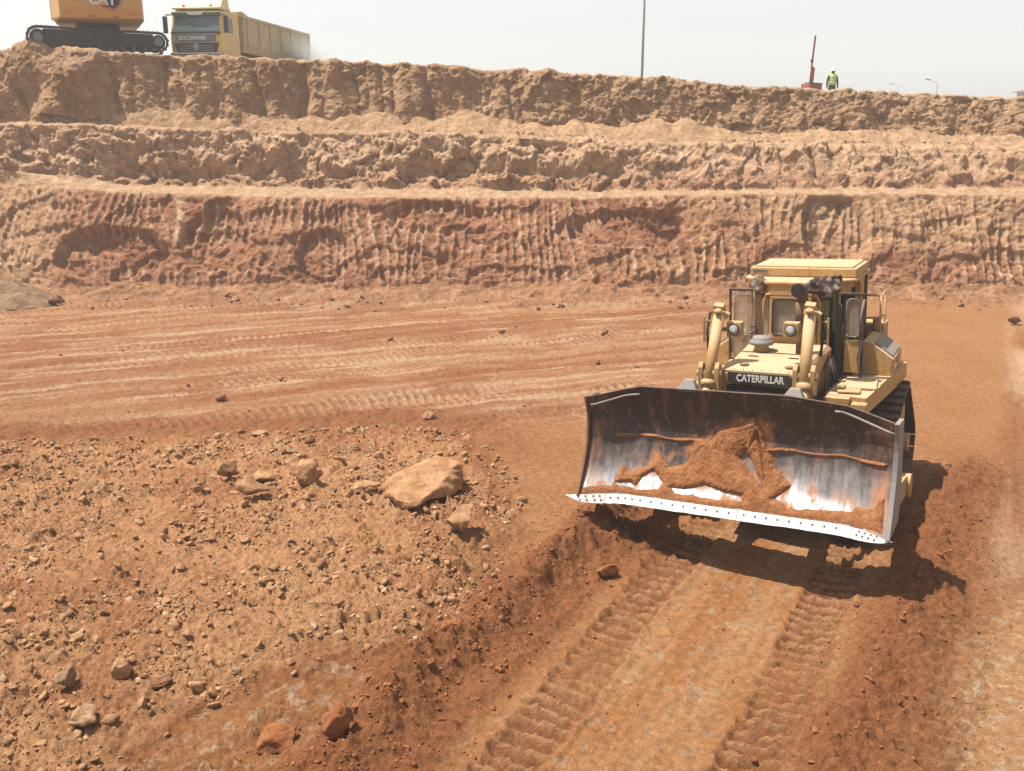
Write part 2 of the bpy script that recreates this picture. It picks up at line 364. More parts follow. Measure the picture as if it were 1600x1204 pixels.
    rc = 2.1+.06*(tv+2); Bm = np.exp(-((wv-rc+.2*perlin(tv*.4, tv*0, 77))/.62)**2)*(1-ss(6, 9, tv))
    z = z+.27*Bm*(.8+.4*perlin(tv*.6, tv*0, 78))+crumble(Bm*.95)
    # second band of loose soil right of the lane further back
    B2 = np.exp(-((wv-4.6)/.9)**2)*ss(-1, 1, tv)*(1-ss(4.5, 6.5, tv)); z = z+.12*B2+crumble(B2*.5)
    scr0 = (1-ss(-2.9, -2.6, wv))*(1-ss(-2.2, -.8, tv))
    # ---------- rubble field
    sd_ = poly_dist(x, y, RUB)+.30*fbm(x*1.1, y*1.1, 4, 81)+.05*fine
    rub = ss(-.2, .45, sd_); rubw = ss(-.35, 1.0, sd_)
    coarse = .35+.65*ss(-.4, .5, perlin(x*.22, y*.22, 83))
    rz = .13+.07*fbm(x*.6, y*.6, 3, 84)+.055*bil(x*1.4+.3*fine, y*1.4, 3, 85, .6)-.04
    wx = x+.22*fbm(x*1.7, y*1.7, 3, 86)+.03*fine; wy = y+.22*fbm(x*1.7, y*1.7, 3, 87)
    c1 = cells(wx*1.3, wy*1.3, 11, .35, (.08, .40))/1.3
    c2 = cells(wx*3.3+.2*fine, wy*3.6, 12, .5, (.06, .55))/3.4
    c3 = cells(wx*9+.25*fine, wy*9, 13, .55, (.08, .55))/9
    f1 = facets(wx*2.6, wy*2.6+.15*fine, 31)/2.6; f2 = facets(wx*7.5, wy*7.5+.2*fine, 32)/7.5; f3 = facets(wx*19, wy*19, 33)/19
    z = z+rub*(rz+(.45*c1+.22*f1)*coarse+.42*c2+.45*c3+.45*f2*(.5+coarse*.6)+.5*f3+.02*fine)
    z = z+rough_*(1-rub)*np.clip(tb*.45+.22+.5*scr0+.35*far, 0, 1)
    # crumbs along the rubble's near edge
    edge = np.exp(-(np.minimum(sd_+.15, 3)/.22)**2)*(1-ss(15.5, 17, y)); z = z+crumble(edge*.55)+.03*edge
    loosefar = ss(.15, .5, perlin(x*.5, y*.5, 91)+.3*perlin(x*1.7, y*1.7, 92))*far*.5
    dz = np.exp(-(((sd_+.9)/.95)**2))*ss(16.5, 18.5, y)*(1-ss(-1, 1, x)*.6); z = z+.06*dz+crumble(dz*.5)
    z = z+.0045*fine*(1-rub)
    # toe: loose lumps below the face
    toe = ss(33.4, 36, y+.5*fbm(x*.5, y*.5, 2, 95)); z = z+toe*.12+crumble(toe*.9)
    # ---------- colour of the soil, with tread prints shaded in colour
    v1 = np.clip(.5+.55*fbm(x*.5, y*.5, 4, 101), 0, 1); v2 = np.clip(.5+.6*fbm(x*2.2, y*2.2, 4, 103), 0, 1)
    col = mix(ORG*np.ones(x.shape+(3,)), SAND, v1*.55)
    st = np.clip(.5+.75*fbm(b_*1.1, a*.05, 4, 105, .6), 0, 1)
    cf = mix(np.array([.42, .185, .09])*np.ones(x.shape+(3,)), np.array([.60, .345, .19]), st)
    cf = mix(cf, np.array([.74, .54, .37]), ss(.62, .95, np.clip(.5+.9*fbm(b_*2.3, a*.11, 4, 121, .6), 0, 1))*.7)
    cf = mix(cf, RED*1.1, ss(.62, .9, np.clip(.5+.9*fbm(b_*1.6+7, a*.16, 4, 123, .6), 0, 1))*.75)
    cf = mix(cf, np.array([.70, .47, .30]), np.clip(cl*1.5, 0, 1)*.8)
    cf = mix(cf, RED*1.1, loosefar)
    col = mix(col, cf, far)
    cr_ = mix(np.array([.53, .285, .15])*np.ones(x.shape+(3,)), np.array([.72, .48, .31]), np.clip(.5+1.1*fbm(wv*.8, tv*.14, 5, 107, .6), 0, 1))
    cr_ = mix(cr_, RED*1.15, ss(.1, .6, fbm(wv*.9, tv*.2, 4, 108))*.6)
    col = mix(col, cr_, rt)
    lc = mix(np.array([.56, .265, .11])*np.ones(x.shape+(3,)), np.array([.65, .37, .19]), np.clip(.4+.7*fbm(wv*1.8, tv*.35, 4, 109), 0, 1))
    lc = mix(lc, PALE*.9, ss(.5, .75, fbm(x*3.3, y*3.3, 6, 111, .72))*.6*(1-tb))
    col = mix(col, lc, lane)
    col = mix(col, mix(RED*.95*np.ones(x.shape+(3,)), SAND*1.08, np.clip(cleats*1.9, 0, 1)), tb*.9)  # relief shading painted in: track gaps darker red, cleat ridges lighter
    scr = (1-ss(-2.9, -2.6, wv))*(1-ss(-2.2, -.8, tv))*(1-rub)
    col = mix(col, mix(ORG*.95*np.ones(x.shape+(3,)), PALE*.95, ss(.35, .65, fbm(x*4.2, y*4.2, 6, 113, .75))*.9), scr*.85)
    fresh = np.clip(A*1.5+Awide*.9+A2*2+hp*1.2+Bm*1.15+B2*.5+edge*.75*(1-ss(13, 16, y))+dz*.85, 0, 1)
    fresh = np.clip(fresh*(.75+.5*v2), 0, 1)
    col = mix(col, mix(RED*np.ones(x.shape+(3,)), np.array([.44, .19, .085]), v2), fresh)
    pale = poly_dist(x, y, [(7.6, 12.6), (6.0, 11.2), (5.2, 10.2), (4.5, 8.6), (4.0, 7.0), (14, 6), (14, 13)])
    col = mix(col, mix(SAND*1.05*np.ones(x.shape+(3,)), PALE*1.1, ss(.3, .6, fbm(x*4.2, y*4.2, 6, 115, .75))), ss(-.2, .4, pale+.3*fine*.3)*.85)
    rcl = mix(np.array([.53, .30, .16])*np.ones(x.shape+(3,)), TAN*1.05, v2)
    rcl = mix(rcl, np.array([.60, .39, .23]), ss(.1, .6, perlin(x*.28, y*.28, 117))*.3)
    rcl = mix(rcl, np.array([.42, .20, .10]), ss(.1, .6, fbm(x*.45, y*.45, 3, 119))*.55)
    rcl = mix(rcl, RED*1.15, (1-ss(.0, .9, sd_))*ss(15, 18, y)*.8)
    rcl = mix(rcl, PALE*.95, ss(.05, .12, c2)*.35)
    rcl = rcl*np.array([1.20, 1.10, 1.03])
    col = mix(col, rcl, np.clip(ss(-.35, .5, sd_+.25*fbm(x*2.5, y*2.5, 3, 125)), 0, 1))
    col = mix(col, np.array([.44, .23, .13]), toe*.6)
    return z, col
def floor_z(x, y):
    z, _ = floor_fields(np.array([[float(x)]]), np.array([[float(y)]])); return float(z[0, 0])
ys = [6.2]
while ys[-1] < 38: ys.append(ys[-1]+.0185*(ys[-1]/8.4)**1.3)
ys = np.array(ys); NC = 880; s_ = np.linspace(-1, 1, NC)
Y = np.repeat(ys[:, None], NC, 1); X = s_[None, :]*(.62*Y+2.6)
Z, COL = floor_fields(X, Y)
Z = Z-.6*ss(.93, 1, np.abs(s_))[None, :]
FV = np.stack([X, Y, Z], -1)
me = npmesh('pit_floor', FV.reshape(-1, 3), gridfaces(*X.shape), COL.reshape(-1, 3))
o = link('pit_floor', me, M['soil']); tag(o, 'graded red and orange earth floor of the pit with track marks', kind='structure')
# the rest of the floor, outside the finely built fan
xs = np.concatenate([np.arange(-120, -40, 8), np.arange(-40, 40, .5), np.arange(40, 121, 8)]); yy = np.concatenate([np.arange(-40, -10, 5), np.arange(-10, 38, .5)])
X2, Y2 = np.meshgrid(xs, yy); fan = (np.abs(X2) < .62*Y2+2.0) & (Y2 > 6.8)
Z2 = -.12+.06*fbm(X2*.3, Y2*.3, 4, 3)-.8*fan
col2 = mix(ORG*np.ones(X2.shape+(3,)), SAND, np.clip(.5+.5*fbm(X2*.3, Y2*.3, 3, 5), 0, 1))
o = link('outer_pit_floor', npmesh('outer_pit_floor', np.stack([X2, Y2, Z2], -1).reshape(-1, 3), gridfaces(*X2.shape), col2.reshape(-1, 3)), M['soil'])
tag(o, 'red earth floor of the pit continuing around the graded part', kind='structure')

# ------------------------------------------------------------------ benched wall of the pit
kx = [-22, -18.2, -15.6, -10.6, -5.2, 0, 5.3, 10.6, 16, 22]
def K(v, x): return np.interp(x, kx, v)
xw = np.concatenate([np.linspace(-120, -30, 20)[:-1], np.linspace(-30, -24, 40)[:-1], np.linspace(-24, 25.5, 860), np.linspace(25.5, 33, 40)[1:], np.linspace(33, 120, 20)[1:]])
def wall_keys(x):
    one = np.ones_like(x)
    W = .35*perlin(x*.16, x*0, 201)+.18*perlin(x*.5, x*0, 202)
    corner = 2.6*ss(0, 1, (-17.3-x)/5)
    P = [(34.6*one, -.15*one), (35.7+W*.5, .08+.05*one),
         (36.4+W+corner*.6, .52+.25*perlin(x*.4, x*0, 203)),
         (K([39.6, 38.8]+[38.6]*8, x)+W*.6+corner*.3, K([4.05, 4.02, 3.86, 3.68, 3.62, 3.6, 3.69, 3.81, 3.77, 3.71], x)),
         (K([40.3, 39.5]+[39.75]*8, x)+W*.5, K([4.8, 4.5, 4.11, 4.01, 3.96, 3.91, 3.82, 3.87, 3.95, 3.95], x)),
         (K([41, 40.4, 40.7]+[41.2]*7, x)+W*.6, K([6.43, 6.43, 6.33, 6.15, 6.15, 5.99, 5.74, 5.63, 5.58, 5.48], x)),
         (K([41.6, 41.2, 41.3, 42, 42.4]+[42.9]*5, x)+W*.3, K([6.6, 6.5, 6.45, 6.25, 6.2, 6.08, 5.84, 5.73, 5.68, 5.58], x)),
         (K([42.3, 41.8, 42, 42.6, 43.2]+[43.8]*5, x)+W*.5, K([9.5, 9.36, 9.28, 9.12, 8.98, 8.72, 8.46, 8.08, 7.84, 7.6], x)+.10*fbm(x*1.1, x*0, 4, 205)+.38*np.exp(-((x+19.9)/.75)**2)+.25*np.exp(-((x+18.5)/.35)**2)),
         (K([43.4, 42.9, 43.2, 44, 44.7]+[45.4]*5, x), K([9.45, 9.33, 9.25, 9.1, 8.96, 8.7, 8.44, 8.06, 7.82, 7.58], x))]
    return P
segs = [10, 16, 78, 22, 52, 12, 68, 10]
names = ['toe', 'talus', 'low', 'b1', 'mid', 'b2', 'up', 'top']
P = wall_keys(xw)
rows_y = []; rows_z = []; rows_seg = []; rows_t = []
for i, n in enumerate(segs):
    for k in range(n):
        t_ = k/n; rows_y.append(P[i][0]*(1-t_)+P[i+1][0]*t_); rows_z.append(P[i][1]*(1-t_)+P[i+1][1]*t_); rows_seg.append(i); rows_t.append(t_)
rows_y.append(P[-1][0]); rows_z.append(P[-1][1]); rows_seg.append(7); rows_t.append(1.)
WY = np.array(rows_y, np.float32); WZ = np.array(rows_z, np.float32); SEG = np.array(rows_seg); TT = np.array(rows_t, np.float32)
# round the corners of the profile slightly
for _ in range(3):
    WY[1:-1] = .25*WY[:-2]+.5*WY[1:-1]+.25*WY[2:]; WZ[1:-1] = .25*WZ[:-2]+.5*WZ[1:-1]+.25*WZ[2:]
WX = np.repeat(xw[None].astype(np.float32), len(WY), 0)
dl = np.hypot(np.diff(WY, axis=0), np.diff(WZ, axis=0)); S = np.concatenate([np.zeros((1, WX.shape[1]), np.float32), np.cumsum(dl, 0)])
S = S*0+S.mean(1)[:, None]; S = S.astype(np.float32)
isf = lambda i: ((SEG == i).astype(np.float32))[:, None]*np.ones_like(WX)
def blurrows(a, n=5):
    for _ in range(n): a[1:-1] = (a[:-2]+a[1:-1]+a[2:])/3
    return a
LOW = blurrows(isf(2)); TAL = blurrows(isf(1)+isf(0)); MID = blurrows(isf(4)); UP = blurrows(isf(6)); BEN = blurrows(isf(3)+isf(5)+isf(7)*.6, 2)
x = WX; h = WZ
ws = .25*fbm(x*1.2, h*1.2, 3, 301)
# lower face: bucket tooth grooves, leaning differently from place to place
lean = .35*perlin(x*.12, h*.1, 303)+.12*(perlin(x*.5, h*.3, 304))
gx = x+lean*h+.06*ws
gx = gx+.35*perlin(x*.45, h*.25, 306)
g = (gx+.16*perlin(gx*1.3, h*.4, 305))/.40
groove = np.abs(np.sin(PI*g))**.6; tooth = np.clip(1-np.abs(np.sin(PI*g)), 0, 1)**1.3*2-.6
gm = np.clip(.75+.9*perlin(x*.33, h*.55, 307), .15, 1)*ss(.0, .25, perlin(x*.2, h*.8, 308)+.35)
step = ss(-.05, .05, perlin(x*.7, h*1.4, 309))*.12
wf = .35*fbm(x*.9, h*.9, 3, 345)
fa = facets(x*.75+wf, h*.95+wf, 41)/.85; fb = facets(x*1.9+wf, h*2.3-wf, 42)/2.1; fc = facets(x*4.6+wf, h*5-wf, 43)/4.8; fd = facets(x*9, h*9+wf, 44)/9
vz = .5+.5*np.clip(perlin(x*.25, h*.5, 346)*2, -1, 1)
d_low = .075*tooth*gm+.12*fbm(x*.45, h*.4, 3, 311)+.08*fa+.11*fb*(1.25-gm)+.38*fc+.45*fd+step
# long broken scallops where a bite fell away
for bx0, bz0, rx, rz_, am in ((-15.5, 1.6, 2.2, 1.0, -.5), (-11.5, 2.0, 1.3, 1.2, -.3), (-7.3, 1.5, 1.0, 1.0, -.35), (12.6, 2.6, 1.3, 1.4, -.45), (-3, 2.9, 2.0, .6, -.25), (4.5, 2.5, 2.4, .7, -.3)):
    q_ = ((x-bx0)/rx)**2+((h-bz0)/rz_)**2; d_low = d_low+am*ss(1.15, .75, q_+.5*wf)
d_mid = .34*fbm(x*.45, h*.5, 3, 321)+.26*fa+.45*fb+.60*fc+.55*fd+.35*cells(x*1.1+ws, h*1.3+ws, 8, .5, (.2, .7))/1.1
right = ss(4, 9, x); d_mid = d_mid*(1-.35*right)+right*(.26*np.abs(np.sin(PI*(x+.8*wf+.25*h)/1.05))**.7-.1)
left_ = ss(8, 2, x); ledge = left_*.35*np.exp(-((h-(4.55+.12*perlin(x*.3, x*0, 327)))/.28)**2); d_mid = d_mid-ledge
sc = (x+.18*h+.6*perlin(x*.35, h*.15, 331)+.2*wf); scal = np.abs(np.sin(PI*sc/1.9))**.6; sc2 = np.abs(np.sin(PI*(sc*1.0+.3)/.83))**.7
um = ss(5, -3, x)
d_up = (.34*(scal-.5)+.12*(sc2-.5))*(.35+.65*um)+.26*fbm(x*.4, h*.35, 3, 333)+(.20*fa+.34*fb+.50*fc)*(.45+.55*ss(-5, 3, x)*.9+.5*ss(.4, .9, (h-K([6.5]*5+[6.2, 6, 5.8, 5.7, 5.6], x))/3))*.8+.50*fd
for cx, cz, a_, r_ in ((-17.9, 8.3, .75, 1.1), (-18.9, 7.0, .5, 1.0), (-20.3, 8.9, .4, .9)):
    d_up = d_up+a_*np.exp(-(((x-cx)/r_)**2+((h-cz)/.8)**2))
d_tal = .12*fbm(x*.9, S*.9, 4, 341)+.35*cells(x*1.6+ws, S*1.8, 16, .5, (.15, .5))/1.6+.5*cells(x*3.8+ws, S*3.8, 17, .55, (.2, .6))/3.8+.4*cells(x*9, S*9, 18, .5, (.2, .6))/9
d_ben = .05*fbm(x*1.1, S*1.1, 4, 343)+.35*cells(x*2.5, S*2.5, 19, .3, (.15, .5))/2.5
D = LOW*d_low+MID*d_mid+UP*d_up+TAL*d_tal+BEN*d_ben
# normals of the smooth profile
ty = np.gradient(WY, axis=0); tz = np.gradient(WZ, axis=0); ln = np.hypot(ty, tz)+1e-6
ny, nz = -tz/ln, ty/ln
for _ in range(4):
    ny[1:-1] = (ny[:-2]+ny[1:-1]+ny[2:])/3; nz[1:-1] = (nz[:-2]+nz[1:-1]+nz[2:])/3
VY = WY+ny*D; VZ = WZ+nz*D; VX = WX+.05*perlin(x*2, h*2, 351)
# colours
one3 = np.ones(x.shape+(3,))
q1 = np.clip(.5+.6*fbm(x*.35, h*.9, 4, 361), 0, 1); q2 = np.clip(.5+.6*fbm(x*1.7, h*2.2, 4, 363), 0, 1)
c_low = mix(mix(np.array([.43, .20, .115])*one3, np.array([.55, .29, .17]), q1), np.array([.68, .43, .28]), ss(.6, 1, q2)*.5)
tr = np.clip(ss(2.0, 3.5, h+.10*(x-6)+.5*fbm(x*.4, h*.6, 3, 365))*ss(4, 12, x)+ss(-16.8, -18.5, x)*.8, 0, 1)
c_low = mix(c_low, np.array([.64, .42, .26]), tr*.8)
c_low = mix(c_low, np.array([.80, .58, .40]), np.clip(ss(.35, .9, tooth)*.7*gm+ss(.25, .6, fbm(gx*2.4, h*.55, 3, 349))*.45*gm, 0, 1))
c_mid = mix(mix(np.array([.62, .405, .26])*one3, np.array([.80, .565, .39]), q2), np.array([.70, .50, .335]), ss(.55, .9, q1)*.4)
c_mid = mix(c_mid, np.array([.52, .29, .18]), ss(4.75, 4.2, h+.25*fbm(x*.6, h, 3, 367))*.65)
c_up = mix(mix(np.array([.47, .30, .18])*one3, np.array([.60, .40, .25]), q1), np.array([.72, .51, .33]), ss(.6, 1, q2)*.6)
c_up = mix(c_up, np.array([.60, .45, .30]), ss(.0, .5, (h-K([9.1]*5+[8.6, 8.2, 7.6, 7.3, 7.0], x)))*ss(-2, 6, x)*.6)
c_tal = mix(np.array([.46, .235, .135])*one3, np.array([.60, .35, .21]), q2)
c_ben = mix(np.array([.62, .41, .26])*one3, np.array([.72, .52, .35]), q2)
TOT = LOW+MID+UP+TAL+BEN+1e-4
c_low = c_low*.97; c_up = c_up*1.02; c_tal = c_tal*.92; c_ben = c_ben*.93
WC = 1.30*(c_low*LOW[..., None]+c_mid*MID[..., None]+c_up*UP[..., None]+c_tal*TAL[..., None]+c_ben*BEN[..., None])/TOT[..., None]
WV = np.stack([VX, VY, VZ], -1)
def wallpart(name, label, i0, i1):
    a, b = sum(segs[:i0]), sum(segs[:i1])+1
    v = WV[a:b]; oo = link(name, npmesh(name, v.reshape(-1, 3), gridfaces(*v.shape[:2]), WC[a:b].reshape(-1, 3)), M['wall'])
    tag(oo, label, kind='structure'); return oo
wallpart('cliff_toe', 'loose red talus at the foot of the lowest cut face', 0, 2)
wallpart('lower_cliff', 'lowest cut face of red earth scored by bucket teeth', 2, 3)
wallpart('lower_bench', 'narrow pale ledge above the red face', 3, 4)
wallpart('middle_cliff', 'middle cut face of broken pale tan rock', 4, 5)
wallpart('upper_bench', 'ledge under the topmost cut face', 5, 6)
wallpart('upper_cliff', 'topmost cut face of brown earth under the rim', 6, 8)
# sand tipped along the upper bench
xh = np.linspace(-17.5, 24, 700); th = np.linspace(0, 1, 26); XH, TH = np.meshgrid(xh, th)
bz = np.interp(xh, kx, [6.6, 6.5, 6.35, 6.17, 6.15, 6.0, 5.75, 5.64, 5.6, 5.5])[None]
yb0 = np.interp(xh, kx, [41, 40.4, 40.85]+[41.35]*7)[None]; yb1 = np.interp(xh, kx, [41.8, 41.4, 41.6, 42.2, 42.7]+[43.2]*5)[None]
rnd2 = np.random.RandomState(5); crest = np.zeros_like(xh); cx_ = -15.0
while cx_ < 23.5:
    w_ = rnd2.uniform(.9, 2.0); H_ = rnd2.uniform(.32, .78)*(1.0 if cx_ < 8 else .6)
    if cx_ < -13.5: w_, H_ = 1.8, .62
    crest = np.maximum(crest, H_*(np.clip(1-np.abs(xh-cx_)/(w_*1.35), 0, 1)**1.15)+0); cx_ += w_*rnd2.uniform(.75, 1.3)
crest = (crest+.22*ss(-17.3, -15.5, xh))[None]
ZH = bz-.12+(crest+.14)*np.clip(TH/.72, 0, 1)**.9*1.0+.09*fbm(XH*2.2, TH*3, 5, 401, .6)*np.clip(TH*4, 0, 1)+.22*cells(XH*2.2, TH*6, 21, .3, (.15, .5))/2.2*(TH < .6)
YH = yb0+(yb1-yb0)*TH+.08*perlin(XH, TH*2, 402)
ch = mix(np.array([.74, .475, .285])*np.ones(XH.shape+(3,)), np.array([.84, .58, .37]), np.clip(.5+.6*fbm(XH*1.5, TH*4, 4, 403), 0, 1))
o = link('sand_windrow', npmesh('sand_windrow', np.stack([XH, YH, ZH], -1).reshape(-1, 3), gridfaces(*XH.shape), ch.reshape(-1, 3)), M['wall'])
tag(o, 'row of tipped sandy heaps lying along the upper ledge', kind='stuff')
# plateau beyond the rim
def rim_z(x): return np.interp(x, kx, [9.45, 9.33, 9.25, 9.1, 8.96, 8.7, 8.44, 8.06, 7.82, 7.58])
def plateau_z(x, y): return rim_z(x)-.04-K([.8]*5+[.7, .6, .5, .45, .4], x)*ss(45.2, 48.5, y)+0*y
yp = np.concatenate([np.arange(0, 6, .3), np.arange(6, 30, 2), [30, 60, 120, 250, 500, 1000, 1800]])
y0p = K([43.4, 42.9, 43.2, 44, 44.7]+[45.4]*5, xw)
xpp = np.concatenate([np.linspace(-120, -26, 10)[:-1], np.linspace(-26, 27, 200), np.linspace(27, 120, 10)[1:]])
XP, TP = np.meshgrid(xpp, yp); YP = np.interp(xpp, xw, y0p)[None]-.02+TP; XPs = XP*(1+TP/70)
ZP = plateau_z(XP, YP)+.04*fbm(XP*.8, YP*.8, 3, 411)*np.clip(TP, 0, 1)-.008*np.clip(TP-30, 0, None)**.9
cp_ = mix(np.array([.50, .34, .21])*np.ones(XP.shape+(3,)), np.array([.58, .44, .31]), np.clip(.5+.5*fbm(XP*.2, YP*.2, 3, 413), 0, 1))
o = link('plateau', npmesh('plateau', np.stack([XPs, YP, ZP], -1).reshape(-1, 3), gridfaces(*XP.shape), cp_.reshape(-1, 3)), M['soil'])
tag(o, 'dusty level ground beyond the rim of the pit', kind='structure')

# ------------------------------------------------------------------ rocks
def rock_mesh(seed, sub=3, ncut=9, squash=(1, .8, .6), rough=.06):
    bm = bmesh.new(); bmesh.ops.create_icosphere(bm, subdivisions=sub, radius=1)
    V = np.array([v.co[:] for v in bm.verts]); F = np.array([[v.index for v in f.verts] for f in bm.faces]); bm.free()
    r = np.random.RandomState(seed)
    for _ in range(ncut):
        n = r.normal(size=3); n /= np.linalg.norm(n); d = r.uniform(.38, .80)
        k = V @ n; V = V-np.clip(k-d, 0, None)[:, None]*n*.92
    dsp = fbm(V[:, 0]*1.6+seed, V[:, 1]*1.6+V[:, 2]*1.3, 4, seed % 50)*rough*2.2
    V = V*(1+dsp[:, None]); V = V*np.array(squash)
    return V, F
variants = []
for k in range(14):
    V, F = rock_mesh(100+k, 3 if k < 7 else 2, 16, (1, random.Random(k).uniform(.65, .95), random.Random(k+50).uniform(.5, .8)))
    variants.append((V, F))
def rock_cols(n, base): return np.tile(np.array(base), (n, 1))
def boulder(name, label, loc, size, base, seed, rot=0, sub=4, ncut=8, rough=.07, squash=(1, .85, .62), tilt=(0, 0), cat='rock', group=None, sink=.3):
    V, F = rock_mesh(seed, sub, ncut, squash, rough)
    if sub > 3: V = V*(1+.030*fbm(V[:, 0]*6, V[:, 1]*6+V[:, 2]*5, 4, seed+9, .6)+.05*facets(V[:, 0]*3+V[:, 2], V[:, 1]*3+V[:, 2]*2, 51))[:, None]
    c = mix(rock_cols(len(V), base), np.array(base)*1.25, np.clip(.5+fbm(V[:, 0]*2, V[:, 1]*2+V[:, 2]*2, 3, seed % 40), 0, 1))
    me = npmesh(name, V, F, c); oo = link(name, me, M['stone'])
    zz = loc[2] if len(loc) > 2 else floor_z(loc[0], loc[1])
    oo.location = (loc[0], loc[1], zz+size*squash[2]*(1-sink)*.5); oo.scale = (size/2,)*3; oo.rotation_euler = (tilt[0], tilt[1], rot)
    tag(oo, label, cat, group); return oo
T_ = (.53, .32, .18); R_ = (.38, .16, .07); G_ = (.55, .36, .22)
boulder('boulder', 'largest pale tan boulder, half buried, left of the bulldozer blade', (-1.62, 15.7), 2.1, (.53, .305, .17), 3, .2, 5, 7, .06, (1, .82, .38), (.05, .06), sink=.45)
boulder('rock', 'low flat tan rock touching the left side of the largest boulder', (-2.5, 15.65), .55, T_, 5, .5, squash=(1, .8, .4))
boulder('rock', 'fist shaped tan rock standing alone left of the largest boulder', (-3.62, 16.0), .62, T_, 7, 1.1, squash=(1, .85, .75), sink=.1)
boulder('rock', 'rounded tan rock below the largest boulder beside the red berm', (-.84, 14.0), .70, T_, 11, .3, squash=(1, .8, .72), sink=.15)
boulder('rock', 'wedge shaped tan rock with a dark overhang, left of the lone fist shaped rock', (-4.4, 15.4), .70, T_, 13, .1, squash=(1, .7, .5), tilt=(.2, .35), sink=0)
boulder('rock', 'pointed tan rock just behind the wedge shaped rock', (-4.5, 16.45), .50, T_, 17, 2.0, squash=(1, .8, .55), sink=.1)
boulder('rock', 'upright lumpy tan rock at the left end of the rock cluster', (-5.12, 16.25), .42, T_, 19, 0, squash=(.8, .8, 1), sink=.1)
boulder('rock', 'small pale rock perched beside the upright lumpy rock', (-4.75, 15.95), .30, T_, 21, 1, squash=(1, .8, .7), sink=.1)
boulder('rock', 'reddish brown rock upright on the berm at the bottom edge', (-1.8, 8.83), .48, R_, 23, .2, squash=(.75, .7, .85), sink=.15)
boulder('rock', 'flat dark red slab of earth left of the upright rock at the bottom edge', (-2.5, 8.85), .58, R_, 25, .3, squash=(1, .7, .34), tilt=(.2, 0), sink=0)
boulder('rock', 'small brown rock near the top of the rubble, above the fist shaped rock', (-4.05, 18.3), .30, (.38, .20, .12), 27, .4, squash=(1, .8, .8), sink=.1)
boulder('rock', 'pale angular stone at the upper rim of the rubble', (-5.3, 19.15), .36, G_, 29, .4, squash=(1, .7, .5), sink=.1)
boulder('rock', 'pale stone on the dark slope right of the rubble rim', (-1.85, 20.3), .34, G_, 31, .4, squash=(1, .7, .6), sink=.1)
boulder('rock', 'tan lump on the lower left slope of the rubble beside the scraped strip', (-4.6, 10.0), .34, T_, 33, .4, squash=(.8, .8, .8), sink=.1)
boulder('rock', 'dark tan rock at the lower left corner of the rubble', (-5.1, 9.75), .36, (.36, .24, .15), 35, 1.4, squash=(1, .7, .6), sink=.1)
boulder('rock', 'flat tilted rock on the near edge of the rubble', (-4.05, 9.75), .36, (.34, .18, .10), 37, .1, squash=(1, .6, .35), tilt=(0, -.3), sink=0)
boulder('rock', 'grey brown stone at the bottom left corner above the berm', (-4.55, 8.95), .40, G_, 39, .1, squash=(1, .8, .6), sink=.1)
boulder('rock', 'red clod lying in the left track of the bulldozer lane', (1.35, 12.75), .42, R_, 41, .1, squash=(1, .7, .45), sink=.1)
boulder('rock', 'orange brown rock on the crest of the berm, middle of the lane edge', (-.75, 10.85), .30, R_, 43, .1, squash=(1, .7, .8), sink=.1)
boulder('rock', 'dark isolated clod on the bare floor at the far right', (16.6, 31.2), .42, (.26, .13, .08), 45, .1, squash=(1, .8, .7), sink=.05)
boulder('rock', 'dark rock at the right foot of the gravel pile', (-16.6, 34.7), .70, (.28, .15, .10), 47, .1, squash=(1, .8, .6), sink=.05)
# gravel pile at the far left
th_ = np.linspace(0, 2*PI, 60); rr0 = np.linspace(0, 1, 26); RR, AA = np.meshgrid(rr0, th_)
xg = RR*2.3*np.cos(AA)*(1+.08*perlin(AA*2, RR*0, 421)); yg = RR*1.7*np.sin(AA)
zg = 1.15*(1-RR**1.15)+.10*fbm(xg*2, yg*2, 4, 423)+.35*cells(xg*5, yg*5, 24, .7, (.2, .6))/5
o = link('gravel_pile', npmesh('gravel_pile', np.stack([xg-19.0, yg+34.9, zg+.05], -1).reshape(-1, 3), gridfaces(*xg.shape), mix(np.array([.50, .31, .19])*np.ones(xg.shape+(3,)), np.array([.60, .42, .28]), np.clip(.5+fbm(xg*3, yg*3, 3, 425), 0, 1)).reshape(-1, 3)), M['wall'])
tag(o, 'low heap of greyish gravel at the foot of the left cliff', 'gravel pile')

# individual stones of the rubble that can be told apart (share meshes), the rest joined
R3 = np.random.RandomState(12)
def in_rub(x, y): return float(poly_dist(np.array([x], np.float32), np.array([y], np.float32), RUB)[0])
meshes = []
for k, (V, F) in enumerate(variants[:10]):
    for cc in (T_, G_, (.40, .23, .13)):
        c = mix(rock_cols(len(V), cc), np.array(cc)*1.3, np.clip(.5+fbm(V[:, 0]*2, V[:, 1]*2+V[:, 2]*2, 3, k), 0, 1))
        me = npmesh('stone', V, F, c, smooth=False); me.materials.append(M['stone']); meshes.append(me)
def sample_pts(n, sampler, test):
    out = []
    while len(out) < n:
        p = sampler()
        if test(*p): out.append(p)
    return np.array(out)
pts = sample_pts(210, lambda: (R3.uniform(-11.5, .2), R3.uniform(8.2, 21.3)), lambda x, y: in_rub(x, y) > .05 and abs(x) < .6*y)
zz, _ = floor_fields(pts[:, :1].astype(np.float32), pts[:, 1:].astype(np.float32))
